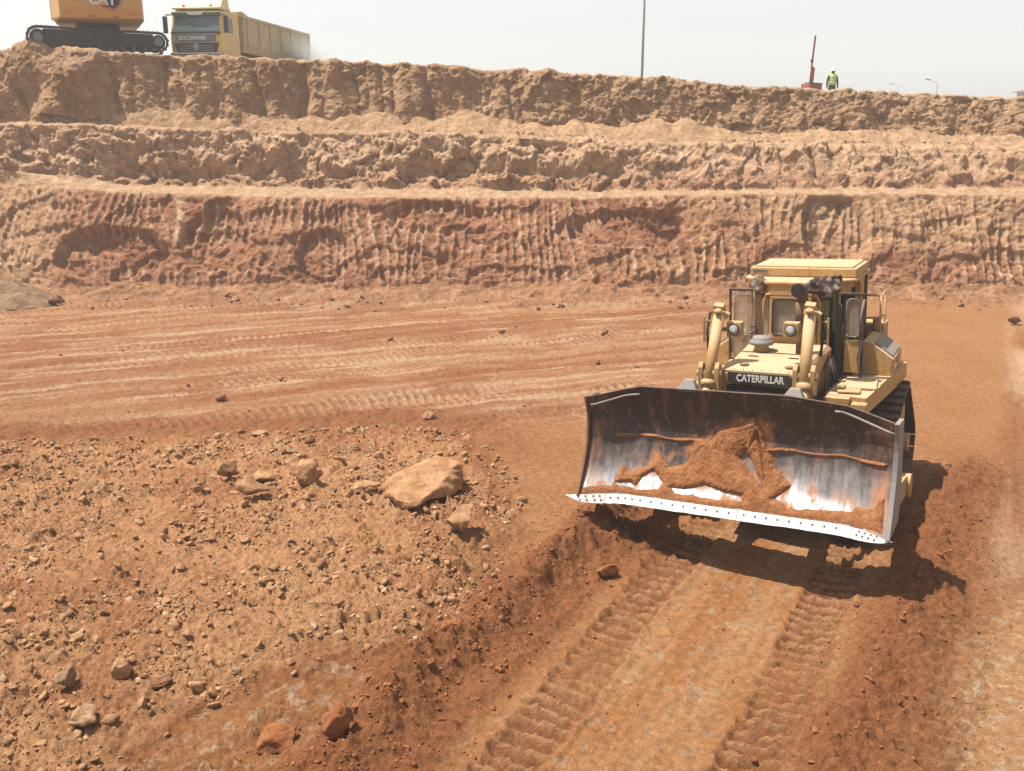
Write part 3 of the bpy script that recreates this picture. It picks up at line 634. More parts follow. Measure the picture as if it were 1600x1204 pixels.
for i, (px, py) in enumerate(pts):
    o = bpy.data.objects.new('stone', meshes[R3.randint(len(meshes))]); C.objects.link(o)
    s = R3.uniform(.04, .10)*(1+.5*(R3.rand() < .15))*(py/13)**.35
    o.location = (px, py, zz[i, 0]+s*.2); o.scale = (s, s*R3.uniform(.7, 1), s*R3.uniform(.7, 1.1)); o.rotation_euler = (R3.uniform(-.5, .5), R3.uniform(-.5, .5), R3.uniform(0, 6.28))
    u_ = px/py; side = 'left' if u_ < -.35 else ('middle' if u_ < -.15 else 'right'); dep = 'near' if py < 11.5 else ('central' if py < 15.5 else 'far')
    sz = 'small' if s < .06 else ('fist sized' if s < .09 else 'larger'); cw_ = ('tan', 'pale tan', 'brown')[meshes.index(o.data) % 3]
    tag(o, '%s %s stone lying loose in the %s %s part of the rubble' % (sz, cw_, dep, side), 'stone', 'loose stones scattered over the rubble field')
# clods along berms and talus
def lane_xy(w_, t_): return LANE_O[0]+w_*DY+t_*DX, LANE_O[1]-w_*DX+t_*DY
reds = []
for k, (V, F) in enumerate(variants[7:]):
    c = mix(rock_cols(len(V), (.36, .15, .07)), np.array((.46, .21, .10)), np.clip(.5+fbm(V[:, 0]*2, V[:, 1]*2+V[:, 2]*2, 3, k), 0, 1))
    me = npmesh('clod', V, F, c); me.materials.append(M['stone']); reds.append(me)
pts = [lane_xy(-2.65+R3.normal()*.33, R3.uniform(-5, 3)) for _ in range(60)]+[lane_xy(2.1+R3.normal()*.4, R3.uniform(-4, 4)) for _ in range(20)]
pts = np.array(pts); zz, _ = floor_fields(pts[:, :1].astype(np.float32), pts[:, 1:].astype(np.float32))
for i, (px, py) in enumerate(pts):
    o = bpy.data.objects.new('clod', reds[R3.randint(len(reds))]); C.objects.link(o); s = R3.uniform(.04, .10)
    o.location = (px, py, zz[i, 0]+s*.2); o.scale = (s, s*.9, s*R3.uniform(.7, 1.1)); o.rotation_euler = (R3.uniform(-.5, .5), R3.uniform(-.5, .5), R3.uniform(0, 6.28))
    lw = (px-LANE_O[0])*DY-(py-LANE_O[1])*DX; sd__ = 'left' if lw < 0 else 'right'; dp_ = 'near end' if py < 10 else ('middle stretch' if py < 12.5 else 'far end')
    tag(o, '%s red clod on the %s of the berm along the %s of the lane' % ('small' if s < .065 else 'larger', dp_, sd__), 'clod', 'red clods on the berms of the lane')
def scatter(name, label, pts, smin, smax, base, power=3, sub=1, seed=3, zfun=None, spread=.25):
    r = np.random.RandomState(seed); n = len(pts)
    vs = [rock_mesh(500+k, sub, 12, (1, .85, .62)) for k in range(8)]
    if zfun is None: zz_, _ = floor_fields(pts[:, :1].astype(np.float32), pts[:, 1:2].astype(np.float32)); zz_ = zz_[:, 0]
    else: zz_ = zfun(pts)
    AV = []; AF = []; AC = []; off = 0
    for i in range(n):
        V, F = vs[r.randint(8)]; s = smin+(smax-smin)*r.rand()**power
        a = r.uniform(0, 6.28); Rm = np.array(Euler((r.uniform(-.6, .6), r.uniform(-.6, .6), a)).to_matrix())
        V = (V*s*r.uniform(.7, 1.1, 3)) @ Rm.T+np.array([pts[i, 0], pts[i, 1], zz_[i]+s*.25])
        AV.append(V); AF.append(F+off); off += len(V); b0 = base[r.randint(len(base))]
        AC.append(np.tile(np.array(b0)*(1+spread*(r.rand()-.4)), (len(V), 1)))
    o = link(name, npmesh(name, np.concatenate(AV), np.concatenate(AF), np.concatenate(AC), smooth=False), M['stone']); tag(o, label, kind='stuff'); return o
def rs(n, x0, x1, y0, y1, tst):
    out = []
    while len(out) < n:
        q = np.stack([R3.uniform(x0, x1, n*2), R3.uniform(y0, y1, n*2)], 1); out += list(q[tst(q)])
    return np.array(out[:n])
def rubtest(q):
    xx = q[:, 0].astype(np.float32); yy_ = q[:, 1].astype(np.float32)
    dens = np.clip(.45+.9*fbm(xx*.8, yy_*.8, 3, 601), .08, 1)
    return (poly_dist(xx, yy_, RUB) > -.3) & (np.abs(xx) < .60*yy_+.5) & (R3.rand(len(xx)) < dens)
rp = rs(16500, -14, .4, 7.2, 20.6, rubtest)
scatter('rubble_stones', 'small tan stones and crumbs covering the rubble field', rp[:3200], .018, .085, [T_, (.50, .30, .17), (.46, .26, .15), (.60, .42, .27), (.52, .32, .18)], 3.2, 2, 4)
cl_ = rs(900, -13, .4, 7.4, 20.4, rubtest)
scatter('rubble_clods', 'broken tan and brown clods lying across the rubble field', cl_, .04, .13, [(.50, .30, .17), (.46, .26, .14), (.52, .32, .19)], 2.6, 3, 14)
scatter('rubble_crumbs', 'fine tan crumbs between the stones of the rubble field', rp[3200:], .010, .034, [T_, (.50, .30, .17), (.44, .25, .14)], 2, 1, 5)
bp = np.array([lane_xy(-2.6+R3.normal()*.42, R3.uniform(-6, 4.5)) for _ in range(3600)]+[lane_xy(2.2+R3.normal()*.6, R3.uniform(-6, 7)) for _ in range(1500)]+[lane_xy(R3.uniform(-2.3, 1.8), R3.uniform(-6, 1)) for _ in range(200)]+[(R3.uniform(-9, 1), R3.uniform(19.5, 22.5)) for _ in range(300)])
scatter('berm_crumbs', 'small red crumbs of soil along the berms and lane', bp, .008, .045, [R_, (.42, .19, .09), (.40, .17, .08)], 3, 1, 6)
fp = np.array([(R3.uniform(-24, 24), R3.uniform(33.8, 35.9)) for _ in range(500)]+[(R3.uniform(-20, 4), R3.uniform(22, 34)) for _ in range(70)])
scatter('toe_clods', 'red lumps fallen at the foot of the cliff', fp, .03, .20, [(.34, .17, .10), (.42, .23, .14), (.40, .20, .12)], 6, 1, 7)
def zheap(p): return np.interp(p[:, 0], kx, [6.6, 6.5, 6.35, 6.17, 6.15, 6.0, 5.75, 5.64, 5.6, 5.5])+.1
hp_ = np.array([(R3.uniform(-15, 22), R3.uniform(41.4, 41.9)) for _ in range(160)])
scatter('ledge_rubble', 'pale stones lying along the upper ledge', hp_, .04, .17, [(.55, .42, .28), (.5, .36, .23)], 3, 1, 8, zheap)

# ------------------------------------------------------------------ lettering
def text(name, body, mat, parent, loc, rot, size, width=None, extrude=.004, bold=.0, align='CENTER'):
    cu = bpy.data.curves.new(name, 'FONT'); cu.body = body; cu.size = size; cu.extrude = extrude; cu.offset = bold; cu.align_x = align; cu.align_y = 'CENTER'
    tmp = bpy.data.objects.new('tmp', cu); C.objects.link(tmp); bpy.context.view_layer.update()
    dg = bpy.context.evaluated_depsgraph_get(); me = bpy.data.meshes.new_from_object(tmp.evaluated_get(dg)); bpy.data.objects.remove(tmp)
    me.name = name
    if width:
        co = np.empty(len(me.vertices)*3); me.vertices.foreach_get('co', co); co = co.reshape(-1, 3); co[:, 0] *= width/(np.ptp(co[:, 0])+1e-6); me.vertices.foreach_set('co', co.ravel())
    me.materials.clear(); oo = link(name, me, mat, parent); oo.location = loc; oo.rotation_euler = rot; return oo

# ------------------------------------------------------------------ bulldozer
DZ = empty('bulldozer', (3.109, 13.073, 0), (0, -.05, -.503))
tag(DZ, 'old yellow tracked bulldozer with a wide raised blade of dark steel, facing the camera', 'bulldozer')
LIFT = .94
PZ = [0, .22, .45, .75, 1.1, 1.4, 1.62, 1.72]; PYv = [-.12, .06, .2, .33, .38, .34, .25, .19]
def bsm(z):
    zz_ = np.asarray(z, float); return np.mean([np.interp(zz_+d, PZ, PYv) for d in (-.09, -.05, 0, .05, .09)], 0)
def btop(X_): return np.interp(X_, [-2.08, -1.32, .85, 1.62, 2.31], [1.5, 1.68, 1.72, 1.64, 1.49])
def wing(X_): return -.22*np.clip((np.abs(np.asarray(X_)-.1)-1.55)/.62, 0, 1)**1.3
def blade_surface(xs_, nz, z0=.0, off=0, name='blade'):
    n = len(xs_); T2, X2_ = np.meshgrid(np.linspace(0, 1, nz), xs_, indexing='ij')
    Zb = z0+(btop(X2_)-z0)*T2; Yb = bsm(Zb)+wing(X2_); return X2_, Yb, Zb
xs_ = np.linspace(-2.14, 2.3, 320)
A_, B_, C_ = blade_surface(xs_, 130)
nr, nc = A_.shape
front = np.stack([A_, B_, C_+LIFT], -1); back = front+np.array([0, .05, .0])
V = np.concatenate([front.reshape(-1, 3), back.reshape(-1, 3)]); Fq = gridfaces(nr, nc); F2 = Fq[:, ::-1]+nr*nc
i = np.arange(nr*nc).reshape(nr, nc); k = nr*nc
rim = []
for a in (i[0], i[-1][::-1], i[:, 0][::-1], i[:, -1]): rim.append(np.stack([a[:-1], a[:-1]+k, a[1:]+k, a[1:]], -1))
me = npmesh('mouldboard', V, np.concatenate([Fq, F2]+rim))
def bump2(x0, z0, rx, rz): return np.exp(-((A_-x0)/rx)**2-((C_-z0)/rz)**2)
pol = .42-.42*C_+.55*bump2(1.2, .22, .5, .13)+.35*bump2(1.0, .42, .25, .18)+.5*bump2(-.25, .2, .6, .12)+.5*bump2(-1.15, .25, .35, .15)+.4*bump2(-1.95, .25, .25, .2)+.16*bump2(1.5, .6, .8, .3)-.10*bump2(-.9, .65, .6, .25)-.18*ss(1.0, 1.3, C_)
pol = np.concatenate([pol.ravel(), (C_*0-.2).ravel()])
a = me.attributes.new('polish', 'FLOAT', 'POINT'); a.data.foreach_set('value', np.clip(pol, -.3, 1).astype(np.float32))
DIRT0 = [(.39, 1.31), (-.14, 1.10), (-.50, .92), (-.62, .6), (-1.04, .63), (-1.5, .36), (-1.71, .15), (-2.1, .14), (-2.1, 0), (2.26, 0), (2.24, .5), (1.86, .28), (.95, .42), (.67, .70), (.46, 1.19)]
fdist = poly_dist((A_+.12*fbm(A_*3, C_*3, 4, 511)).astype(np.float32), (C_+.1*fbm(A_*3, C_*3, 4, 512)).astype(np.float32), DIRT0)
film = ss(-.22, .05, fdist)*np.clip(.25+.9*fbm(A_*5, C_*3, 5, 513, .65), 0, 1)+.22*ss(.1, .8, fbm(A_*5, C_*1.0, 5, 514, .55))+.4*ss(.62, .95, fbm(A_*16, C_*11, 4, 515, .7))+.5*ss(1.7, 2.25, np.abs(A_-.1))*np.clip(.4+fbm(A_*4, C_*3, 4, 516), 0, 1)
fa_ = me.attributes.new('film', 'FLOAT', 'POINT'); fa_.data.foreach_set('value', np.clip(np.concatenate([film.ravel(), film.ravel()*0+.5]), 0, 1).astype(np.float32))
BL = link('blade', me, M['blade'], DZ)
BL['label'] = 'curved dark steel blade, polished bright near the bottom'
def curvebar(zr, off=.012, hgt=.05, x0=-1.8, x1=2.22, zf=None):
    mb = MB(); q = np.linspace(x0, x1, 40); ps = []
    for xx in q:
        z_ = zr+.012*math.sin(xx*9); y_ = float(bsm(z_)+wing(xx)); ps.append((xx, y_-off*.3, z_+LIFT))
    mb.tube(ps, .014, 6); return mb
curvebar(.875, x1=-.55).build('weld_seam', M['rust'], BL); curvebar(.875, x0=.62).build('weld_seam', M['rust'], BL)
# stiffener lip along the top corners
for x0, x1 in ((-2.1, -1.35), (1.5, 2.3)):
    mb = MB(); q = np.linspace(x0, x1, 10)
    mb.tube([(xx, float(bsm(btop(xx)-.08)+wing(xx))-.02, LIFT+float(btop(xx))-.10-.05*abs(math.sin(xx*2))) for xx in q], .018, 6); mb.build('corner_rib', M['grey'], BL)
# end plates
for sx, x_ in ((-1, -2.16), (1, 2.325)):
    z_t = 1.5; pr = []
    for z_ in np.linspace(0.02, z_t, 12): pr.append((float(bsm(z_)+wing(x_))-.07-.02*math.sin(z_*4), z_+LIFT))
    pr = pr+[(.52, LIFT+z_t-.05), (.58, LIFT+.4), (.40, LIFT+.0)]
    mb = MB(); mb.prism(pr, 0, x_-(.018 if sx < 0 else .03), x_+(.018 if sx < 0 else .035)); mb.build('end_plate', M['rust'] if sx < 0 else M['grey'], BL, bevel=.006)
# cutting edge segments with bolt heads
def edge_piece(x0, x1, name, zlow=-.08, zhi=.05, rag=0, endbit=0, seed=1):
    r = random.Random(seed); mb = MB(); n = 14; fr = []
    for j in range(n+1):
        xx = x0+(x1-x0)*j/n; w0 = float(wing(min(max(xx, -2.1), 2.3)))
        u = abs(j/n-(0 if x1 > x0 else 1)); lo = zlow+rag*r.uniform(-1, 1); hi = zhi
        if endbit: e_ = (j/n) if endbit > 0 else (1-j/n); lo += .085*e_**2.2; hi -= .05*e_**2.5
        fr.append((xx, w0, lo, hi))
    def ring(xx, w0, lo, hi):
        y0_ = -.135+w0; return [(xx, y0_-.75*(0-lo)*.8, LIFT+lo), (xx, y0_+hi*.72-.0, LIFT+hi), (xx, y0_+hi*.72+.035, LIFT+hi-.03), (xx, y0_-.75*(0-lo)*.8+.04, LIFT+lo-.0)]
    rs_ = [[mb.b.verts.new(p) for p in ring(*f)] for f in fr]
    for a_, b_ in zip(rs_, rs_[1:]):
        for q in range(4): mb.b.faces.new((a_[q], a_[(q+1) % 4], b_[(q+1) % 4], b_[q]))
    mb.b.faces.new(rs_[0][::-1]); mb.b.faces.new(rs_[-1])
    o = mb.build(name, M['bright'], BL, bevel=.004); return o
pcs = [edge_piece(-1.76, -1.30, 'cutting_edge', rag=.004, seed=2), edge_piece(-1.295, .26, 'cutting_edge', rag=.004, seed=3), edge_piece(.265, 1.84, 'cutting_edge', rag=.004, seed=4)]
edge_piece(-2.36, -1.765, 'end_bit', endbit=-1); edge_piece(1.845, 2.38, 'end_bit', endbit=1)
mb = MB()
def bolt(xx, zz_):
    y_ = -.135+float(wing(min(max(xx, -2.1), 2.3)))+zz_*.72
    nrm = Vector((0, -.81, .58)); p_ = Vector((xx, y_, LIFT+zz_)); mb.cyl(p_-nrm*.004, p_+nrm*.003, .017, seg=8)
for xx in list(np.arange(-1.68, -1.34, .11))+list(np.arange(-1.22, .2, .17))+list(np.arange(.36, 1.8, .16)): bolt(xx, .0)
for xx in (-2.14, -2.04, -1.93, -1.84): bolt(xx, .02); bolt(xx+.03, -.03)
for xx in (1.95, 2.03, 2.11, 2.19): bolt(xx, .025); bolt(xx-.03, -.02)
mb.build('edge_bolts', M['dark'], BL)
# caked soil on the blade
DIRT = [(.40, 1.36), (.22, 1.24), (.03, 1.17), (-.14, 1.10), (-.25, .93), (-.50, .92), (-.56, .75), (-.60, .61), (-.70, .50), (-.88, .47), (-1.04, .63), (-1.19, .46), (-1.35, .40), (-1.50, .36), (-1.60, .44), (-1.66, .28), (-1.71, .15), (-2.1, .14), (-2.1, .05), (-1.75, .05), (1.82, .05), (2.26, .07), (2.24, .5), (2.16, .46), (2.1, .3), (1.86, .28), (1.8, .20), (.95, .15), (.75, .24), (.95, .42), (.67, .70), (.56, .97), (.46, 1.19)]
HOLES = [[(-1.66, .20), (-1.33, .17), (-1.28, .28), (-1.16, .37), (-1.10, .40), (-1.02, .34), (-.93, .24), (-.98, .16), (-1.25, .13), (-1.6, .15)], [(-.78, .20), (-.48, .22), (-.3, .30), (-.15, .26), (.1, .24), (.27, .22), (.29, .15), (-.25, .135), (-.72, .14)], [(.17, .72), (.25, .80), (.35, .68), (.46, .52), (.56, .36), (.42, .46), (.29, .58)]]
nzd, nxd = 170, 460
TX, TZ = np.meshgrid(np.linspace(-2.12, 2.29, nxd), np.linspace(.03, 1.32, nzd))
wob = .035*fbm(TX*4, TZ*4, 4, 501); dd = poly_dist((TX+wob).astype(np.float32), (TZ+.6*wob).astype(np.float32), DIRT)
for hl in HOLES: dd = np.minimum(dd, -poly_dist((TX+wob*.7).astype(np.float32), (TZ+.5*wob).astype(np.float32), hl))
seam = .034-np.abs(TZ-.875-.012*np.sin(TX*9)+.01*perlin(TX*6, TZ*0, 507)); seam = np.where((TX > -1.75) & (TX < 2.2), seam*(.8+.8*perlin(TX*3, TZ*0, 508)), -1); dd = np.maximum(dd, seam-.006)
crk = poly_dist(TX.astype(np.float32), TZ.astype(np.float32), [(.37, 1.12), (.43, 1.14), (.52, .85), (.60, .45), (.56, .44), (.47, .80), (.40, .98), (.30, .86)])
thick = .035*ss(0, .08, dd)+.10*np.exp(-((TX-.2)/.6)**2)*ss(-.05, .35, dd)*(1-TZ/1.6)+(.010*fbm(TX*7, TZ*4, 3, 503)+.005*fbm(TX*26, TZ*22, 4, 509, .7)+.014*cells(TX*9, TZ*9, 52, .25, (.1, .4))/2)*ss(0, .05, dd)+.02*ss(0, .03, dd)-.07*ss(-.01, .04, crk)*ss(0, .1, dd)
thick = thick*np.clip((TZ-.0)/.25, .25, 1)
ydr = bsm(TZ)+wing(TX)-.004-thick; keep = dd > -.004
Fd = gridfaces(nzd, nxd); kf = keep.ravel()[Fd].all(1); Fd = Fd[kf]
used = np.unique(Fd); remap = -np.ones(nzd*nxd, int); remap[used] = np.arange(len(used))
Vd = np.stack([TX, ydr, TZ+LIFT], -1).reshape(-1, 3)[used]
cdt = mix(np.array([.58, .25, .11])*np.ones((len(used), 3)), np.array([.70, .34, .16]), np.clip(.5+.6*fbm(TX*5, TZ*3, 4, 505), 0, 1).ravel()[used])
link('caked_soil', npmesh('caked_soil', Vd, remap[Fd], cdt), M['soil'], BL)
# back of the blade: box ribs; lowest, deep box added to shade the ground
mb = MB(); mb.box((.1, .50, LIFT+.5), (3.9, .2, .18)); mb.box((.1, .48, LIFT+1.1), (3.7, .16, .14)); mb.box((.1, .58, LIFT+.30), (4.1, .42, .46)); mb.build('back_brace', M['yellow'], BL, bevel=.01)
# upper edge spill bumps near cylinders
for x_ in (-.62, .92):
    MB().hull([(x_-.16, .22, LIFT+1.66), (x_+.16, .22, LIFT+1.66), (x_-.16, .45, LIFT+1.6), (x_+.16, .45, LIFT+1.6), (x_-.06, .30, LIFT+1.80), (x_+.08, .30, LIFT+1.80), (x_-.06, .4, LIFT+1.8), (x_+.08, .4, LIFT+1.8)]).build('cylinder_lug', M['grey'], BL, bevel=.01)
BX = .17
# push arms
for sx in (-1, 1):
    x_ = BX+sx*1.88
    mb = MB(); mb.hull([(x_-.11, .42, .75), (x_+.11, .42, .75), (x_-.11, .42, 1.15), (x_+.11, .42, 1.15), (x_-.1, 3.3, .35), (x_+.1, 3.3, .35), (x_-.1, 3.3, .68), (x_+.1, 3.3, .68)])
    mb.cyl((x_-.16, 3.2, .52), (x_+.16, 3.2, .52), .2); mb.build('push_arm', M['ochre'], DZ, bevel=.01)
    mb = MB(); mb.cyl((x_, .5, LIFT+1.0), (x_-.02*sx, 1.5, .95), .075); mb.cyl((x_, .45, LIFT+1.03), (x_, .6, LIFT+.97), .11); mb.build('tilt_brace', M['ochre'], DZ)
# tracks ------------------------------------------------
def track_path(circ, step):
    """outline round circles (y,z,r) given in order; returns points and tangents"""
    import itertools
    P_ = []
    n = len(circ)
    tang = []
    for i in range(n):
        (y1, z1, r1), (y2, z2, r2) = circ[i], circ[(i+1) % n]
        d = Vector((y2-y1, z2-z1)); L = d.length; d /= L; nrm = Vector((d.y, -d.x)); c_ = (r1-r2)/L; s__ = math.sqrt(max(0, 1-c_*c_))
        m_ = d*c_+nrm*s__; tang.append(((y1+m_.x*r1, z1+m_.y*r1), (y2+m_.x*r2, z2+m_.y*r2)))
    for i in range(n):
        a_, b_ = tang[i]; P_ += [a_, b_]
        y2, z2, r2 = circ[(i+1) % n]; nx = tang[(i+1) % n][0]
        t0 = math.atan2(b_[1]-z2, b_[0]-y2); t1 = math.atan2(nx[1]-z2, nx[0]-y2)
        while t1 < t0: t1 += 2*PI
        for q in range(1, 10): tt = t0+(t1-t0)*q/10; P_.append((y2+r2*math.cos(tt), z2+r2*math.sin(tt)))
    P_.append(P_[0]); P_ = np.array(P_); seg = np.hypot(*np.diff(P_, axis=0).T); cum = np.concatenate([[0], np.cumsum(seg)])
    m_ = int(round(cum[-1]/step)); out = []
    for q in range(m_):
        s0 = cum[-1]*q/m_; y_ = np.interp(s0, cum, P_[:, 0]); z_ = np.interp(s0, cum, P_[:, 1]); ya = np.interp((s0+.02) % cum[-1], cum, P_[:, 0]); za = np.interp((s0+.02) % cum[-1], cum, P_[:, 1])
        out.append((y_, z_, math.atan2(za-z_, ya-y_)))
    return out
def make_shoe(wd, step, gr=.075):
    mb = MB(); mb.box((0, 0, .0), (wd, step*.93, .03)); mb.box((0, -step*.36, -.015-gr*.4), (wd*.985, .028, gr), taper=(1, 1)); mb.box((-.12, 0, .035), (.05, step*.98, .07)); mb.box((.12, 0, .035), (.05, step*.98, .07))
    bmesh.ops.recalc_face_normals(mb.b, faces=mb.b.faces); me = bpy.data.meshes.new('track_shoe'); mb.b.to_mesh(me); mb.b.free(); me.materials.append(M['shoe']); return me
sh = make_shoe(.68, .24)
for sx in (-1, 1):
    x_ = BX+sx*1.40; zo = -.05*x_+.10
    circ = [(2.15, .43, .40), (5.9, .43, .40), (4.85, 1.26, .50)]
    mb = MB(); mb.prism([(2.15, .25+zo), (5.8, .25+zo), (5.8, .62+zo), (5.1, .9+zo), (2.6, .66+zo)], 0, x_-.17, x_+.17)
    tr = mb.build('track', M['ochre'], DZ, bevel=.01)
    for (y_, z_, a_) in track_path(circ, .24):
        o = bpy.data.objects.new('track_shoe', sh); C.objects.link(o); o.parent = tr; o.location = (x_, y_, z_+zo); o.rotation_euler = (a_, 0, 0)
    for (y_, z_, r_) in circ:
        mb = MB(); mb.cyl((x_-.13, y_, z_+zo), (x_+.13, y_, z_+zo), r_-.09, seg=24); mb.cyl((x_-.2, y_, z_+zo), (x_+.27, y_, z_+zo), r_*.45, seg=20); mb.build('sprocket' if z_ > 1 else 'idler_wheel', M['ochre'], tr, bevel=.01)
    mb = MB()
    for y_ in np.linspace(2.75, 4.95, 6): mb.cyl((x_-.16, y_, .2+zo), (x_+.16, y_, .2+zo), .13)
    mb.build('track_rollers', M['shoe'], tr)
# hull between tracks
mb = MB(); mb.box((BX, 3.6, .95), (1.1, 3.6, .8)); mb.box((BX, 4.9, 1.5), (1.5, 1.1, .7)); mb.build('belly_case', M['dark'], DZ, bevel=.03)
MB().hull([(BX+a_, y_, z_) for a_ in (-.62, .62) for y_, z_ in ((1.25, .62), (1.25, 1.0), (2.3, .42), (2.3, 1.2))]).build('shading_crankcase_guard', M['dark'], DZ, bevel=.02)  # unseen block under the nose, added to darken the ground below the blade
for s_ in (-1, 1): MB().hull([(BX+s_*.55+q*.09, y_, z_) for q in (-1, 1) for y_, z_ in ((.7, LIFT+.05), (.7, LIFT+.3), (2.6, .55), (2.6, .75))]).build('shading_link', M['ochre'], DZ, bevel=.01)  # diagonals added behind the blade to keep sun off the ground there
# radiator guard and hood
mb = MB(); mb.box((.13, 1.85, 1.75), (1.26, .62, 1.72)); o = mb.build('radiator_guard', M['yellow'], DZ, bevel=.03)
mb = MB()
for z_ in np.arange(1.5, 2.40, .075): mb.box((.13, 1.535, z_), (1.02, .03, .035), rot=(.5, 0, 0))
for x_ in (-.38, .13, .64): mb.box((x_, 1.525, 1.95), (.035, .02, .92))
mb.build('grille', M['dark'], DZ)
MB().box((.13, 1.539, 1.95), (1.06, .012, .94)).build('radiator_core', M['black'], DZ)
o = MB().box((.13, 1.50, 2.535), (1.0, .05, .185)).build('nameplate', M['dark'], DZ, bevel=.006)
text('lettering', 'CATERPILLAR', M['letter'], o, (.14, 1.472, 2.535), (PI/2, 0, 0), .155, .74, .003, .004)
mb = MB()
mb.hull([(-.50, 1.55, 2.612), (.76, 1.55, 2.612), (-.50, 2.08, 2.66), (.76, 2.08, 2.66), (-.50, 1.55, 2.64), (.76, 1.55, 2.64), (-.50, 2.08, 2.70), (.76, 2.08, 2.70)])
mb.build('guard_top', M['yellow'], DZ, bevel=.012)
for x_, y_ in ((-.2, 1.82), (.52, 1.80)): MB().lathe([(.07, 0), (.075, .012), (.05, .022), (.0, .022)], (x_, y_, 2.675), 16).build('filler_cap', M['rust'], DZ)
mb = MB(); mb.hull([(-.48, 2.10, 1.9), (.72, 2.10, 1.9), (-.53, 3.5, 1.9), (.74, 3.5, 1.9), (-.46, 2.10, 2.69), (.72, 2.10, 2.69), (-.52, 3.5, 2.74), (.76, 3.5, 2.74), (-.50, 2.10, 2.62), (.76, 2.10, 2.62), (-.56, 3.5, 2.66), (.82, 3.5, 2.66)])
mb.build('hood', M['yellow'], DZ, bevel=.02)
mb = MB(); mb.lathe([(.13, 0), (.13, .05), (.115, .06), (.12, .10), (.125, .12)], (-.17, 2.75, 2.70)); pn = mb.build('air_intake', M['ochre'], DZ)
MB().lathe([(.12, .115), (.19, .13), (.205, .155), (.20, .19), (.16, .21), (.155, .235), (.14, .26), (.0, .268)], (-.17, 2.75, 2.70), 28).build('precleaner_bowl', M['grey'], pn)
mb = MB()
for x_ in np.linspace(-.44, .70, 9): mb.cyl((x_, 1.60, 2.64), (x_, 1.60, 2.655), .012, seg=6)
for x_ in (-.46, .72):
    for z_ in np.linspace(1.3, 2.35, 6): mb.cyl((x_, 1.545, z_), (x_, 1.53, z_), .016, seg=6)
mb.build('guard_bolts', M['dark'], DZ)['kind'] = 'stuff'
for x_ in (-.2, .45): MB().box((x_, 2.35, 2.705), (.16, .03, .02)).build('hood_latch', M['dark'], DZ)
MB().box((.12, 2.6, 2.722), (1.18, .012, .012), rot=(.035, 0, 0)).build('hood_seam', M['dark'], DZ)
# exhaust
mb = MB(); mb.cyl((.48, 2.72, 2.68), (.48, 2.72, 3.25), .085, .085); mb.cyl((.48, 2.72, 3.22), (.48, 2.72, 3.56), .105)
ex = mb.build('exhaust_stack', M['rust'], DZ)
MB().tube([(.48, 2.72, 3.55), (.48, 2.72, 3.66), (.48, 2.66, 3.75), (.48, 2.52, 3.79), (.48, 2.42, 3.79)], [.09, .09, .1, .115, .12], 16).build('exhaust_elbow', M['rust'], ex)
MB().cyl((.48, 2.415, 3.79), (.48, 2.405, 3.79), .108, seg=20).build('exhaust_mouth', M['black'], ex)  # black disc stands in for the dark inside of the pipe
# lift cylinders
for x0, zt, x1 in ((-.63, 3.46, -.60), (.79, 3.52, .90)):
    tp = Vector((x0, 1.87, zt)); bt = Vector((x1, .75, LIFT+.75)); d = (bt-tp).normalized()
    cy = MB().cyl(tp, tp+d*1.15, .088, seg=20).build('lift_cylinder', M['yellow'], DZ)
    MB().cyl(tp+d*1.13, tp+d*1.22, .106, seg=20).build('gland', M['yellow'], cy)
    MB().cyl(tp+d*1.2, bt, .072, seg=16).build('cylinder_rod', M['yellow'], cy)
    mb = MB(); mb.cyl(tp-d*.10, tp+d*.03, .10, seg=16); mb.box(tp-d*.10+Vector((0, -.03, .02)), (.16, .12, .12), rot=(.4, .1, 0)); mb.box(tp+Vector((.1, .0, .0)), (.12, .10, .10), rot=(.2, .5, .2)); mb.cyl(tp+Vector((-.04, -.12, .06)), tp+Vector((.07, -.12, .06)), .035, seg=10)
    mb.build('cylinder_head', M['ochre'], cy, bevel=.01)
    mb = MB()
    for k_ in (-1, 1):
        c_ = tp+d*1.0; mb.hull([c_+Vector((k_*.13+q*.035, yy, zz_)) for q in (-1, 1) for yy, zz_ in ((-.06, -.26), (.10, -.30), (.14, .10), (.0, .18), (-.07, .1))])
    mb.cyl(tp+d*1.0+Vector((-.2, 0, 0)), tp+d*1.0+Vector((.2, 0, 0)), .06); mb.build('trunnion_yoke', M['ochre'], cy, bevel=.012)
    s_ = -1 if x0 < 0 else 1
    MB().tube([tp+Vector((s_*.05, .05, .05)), tp+Vector((s_*.17, .06, 0)), tp+Vector((s_*.2, .02, -.3)), tp+Vector((s_*.17, .0, -.65))], .022, 8).build('hose', M['black'], cy)
    mb = MB()
    for dz_ in (-.12, -.42): mb.box(tp+Vector((s_*.18, .05, dz_)), (.16, .05, .03))
    mb.box(tp+Vector((s_*.26, .05, -.27)), (.03, .05, .42)); mb.build('hose_guard', M['ochre'], cy, bevel=.004)
# headlights
for x_, z_ in ((-.39, 3.22), (.50, 3.25)):
    mb = MB(); mb.box((x_, 1.96, z_), (.24, .16, .24)); hl = mb.build('headlight', M['ochre'], DZ, bevel=.015)
    MB().cyl((x_, 1.878, z_), (x_, 1.86, z_), .088, seg=20).build('lamp_rim', M['dark'], hl)
    MB().lathe([(.075, -.015), (.05, -.025), (.0, -.03)], (x_, 1.872, z_), 20, 1).build('lens', M['galv'], hl)
    s_ = -1 if x_ < 0 else 1; MB().box((x_+s_*.15, 1.98, z_-.02), (.14, .05, .06)).build('lamp_bracket', M['ochre'], hl)
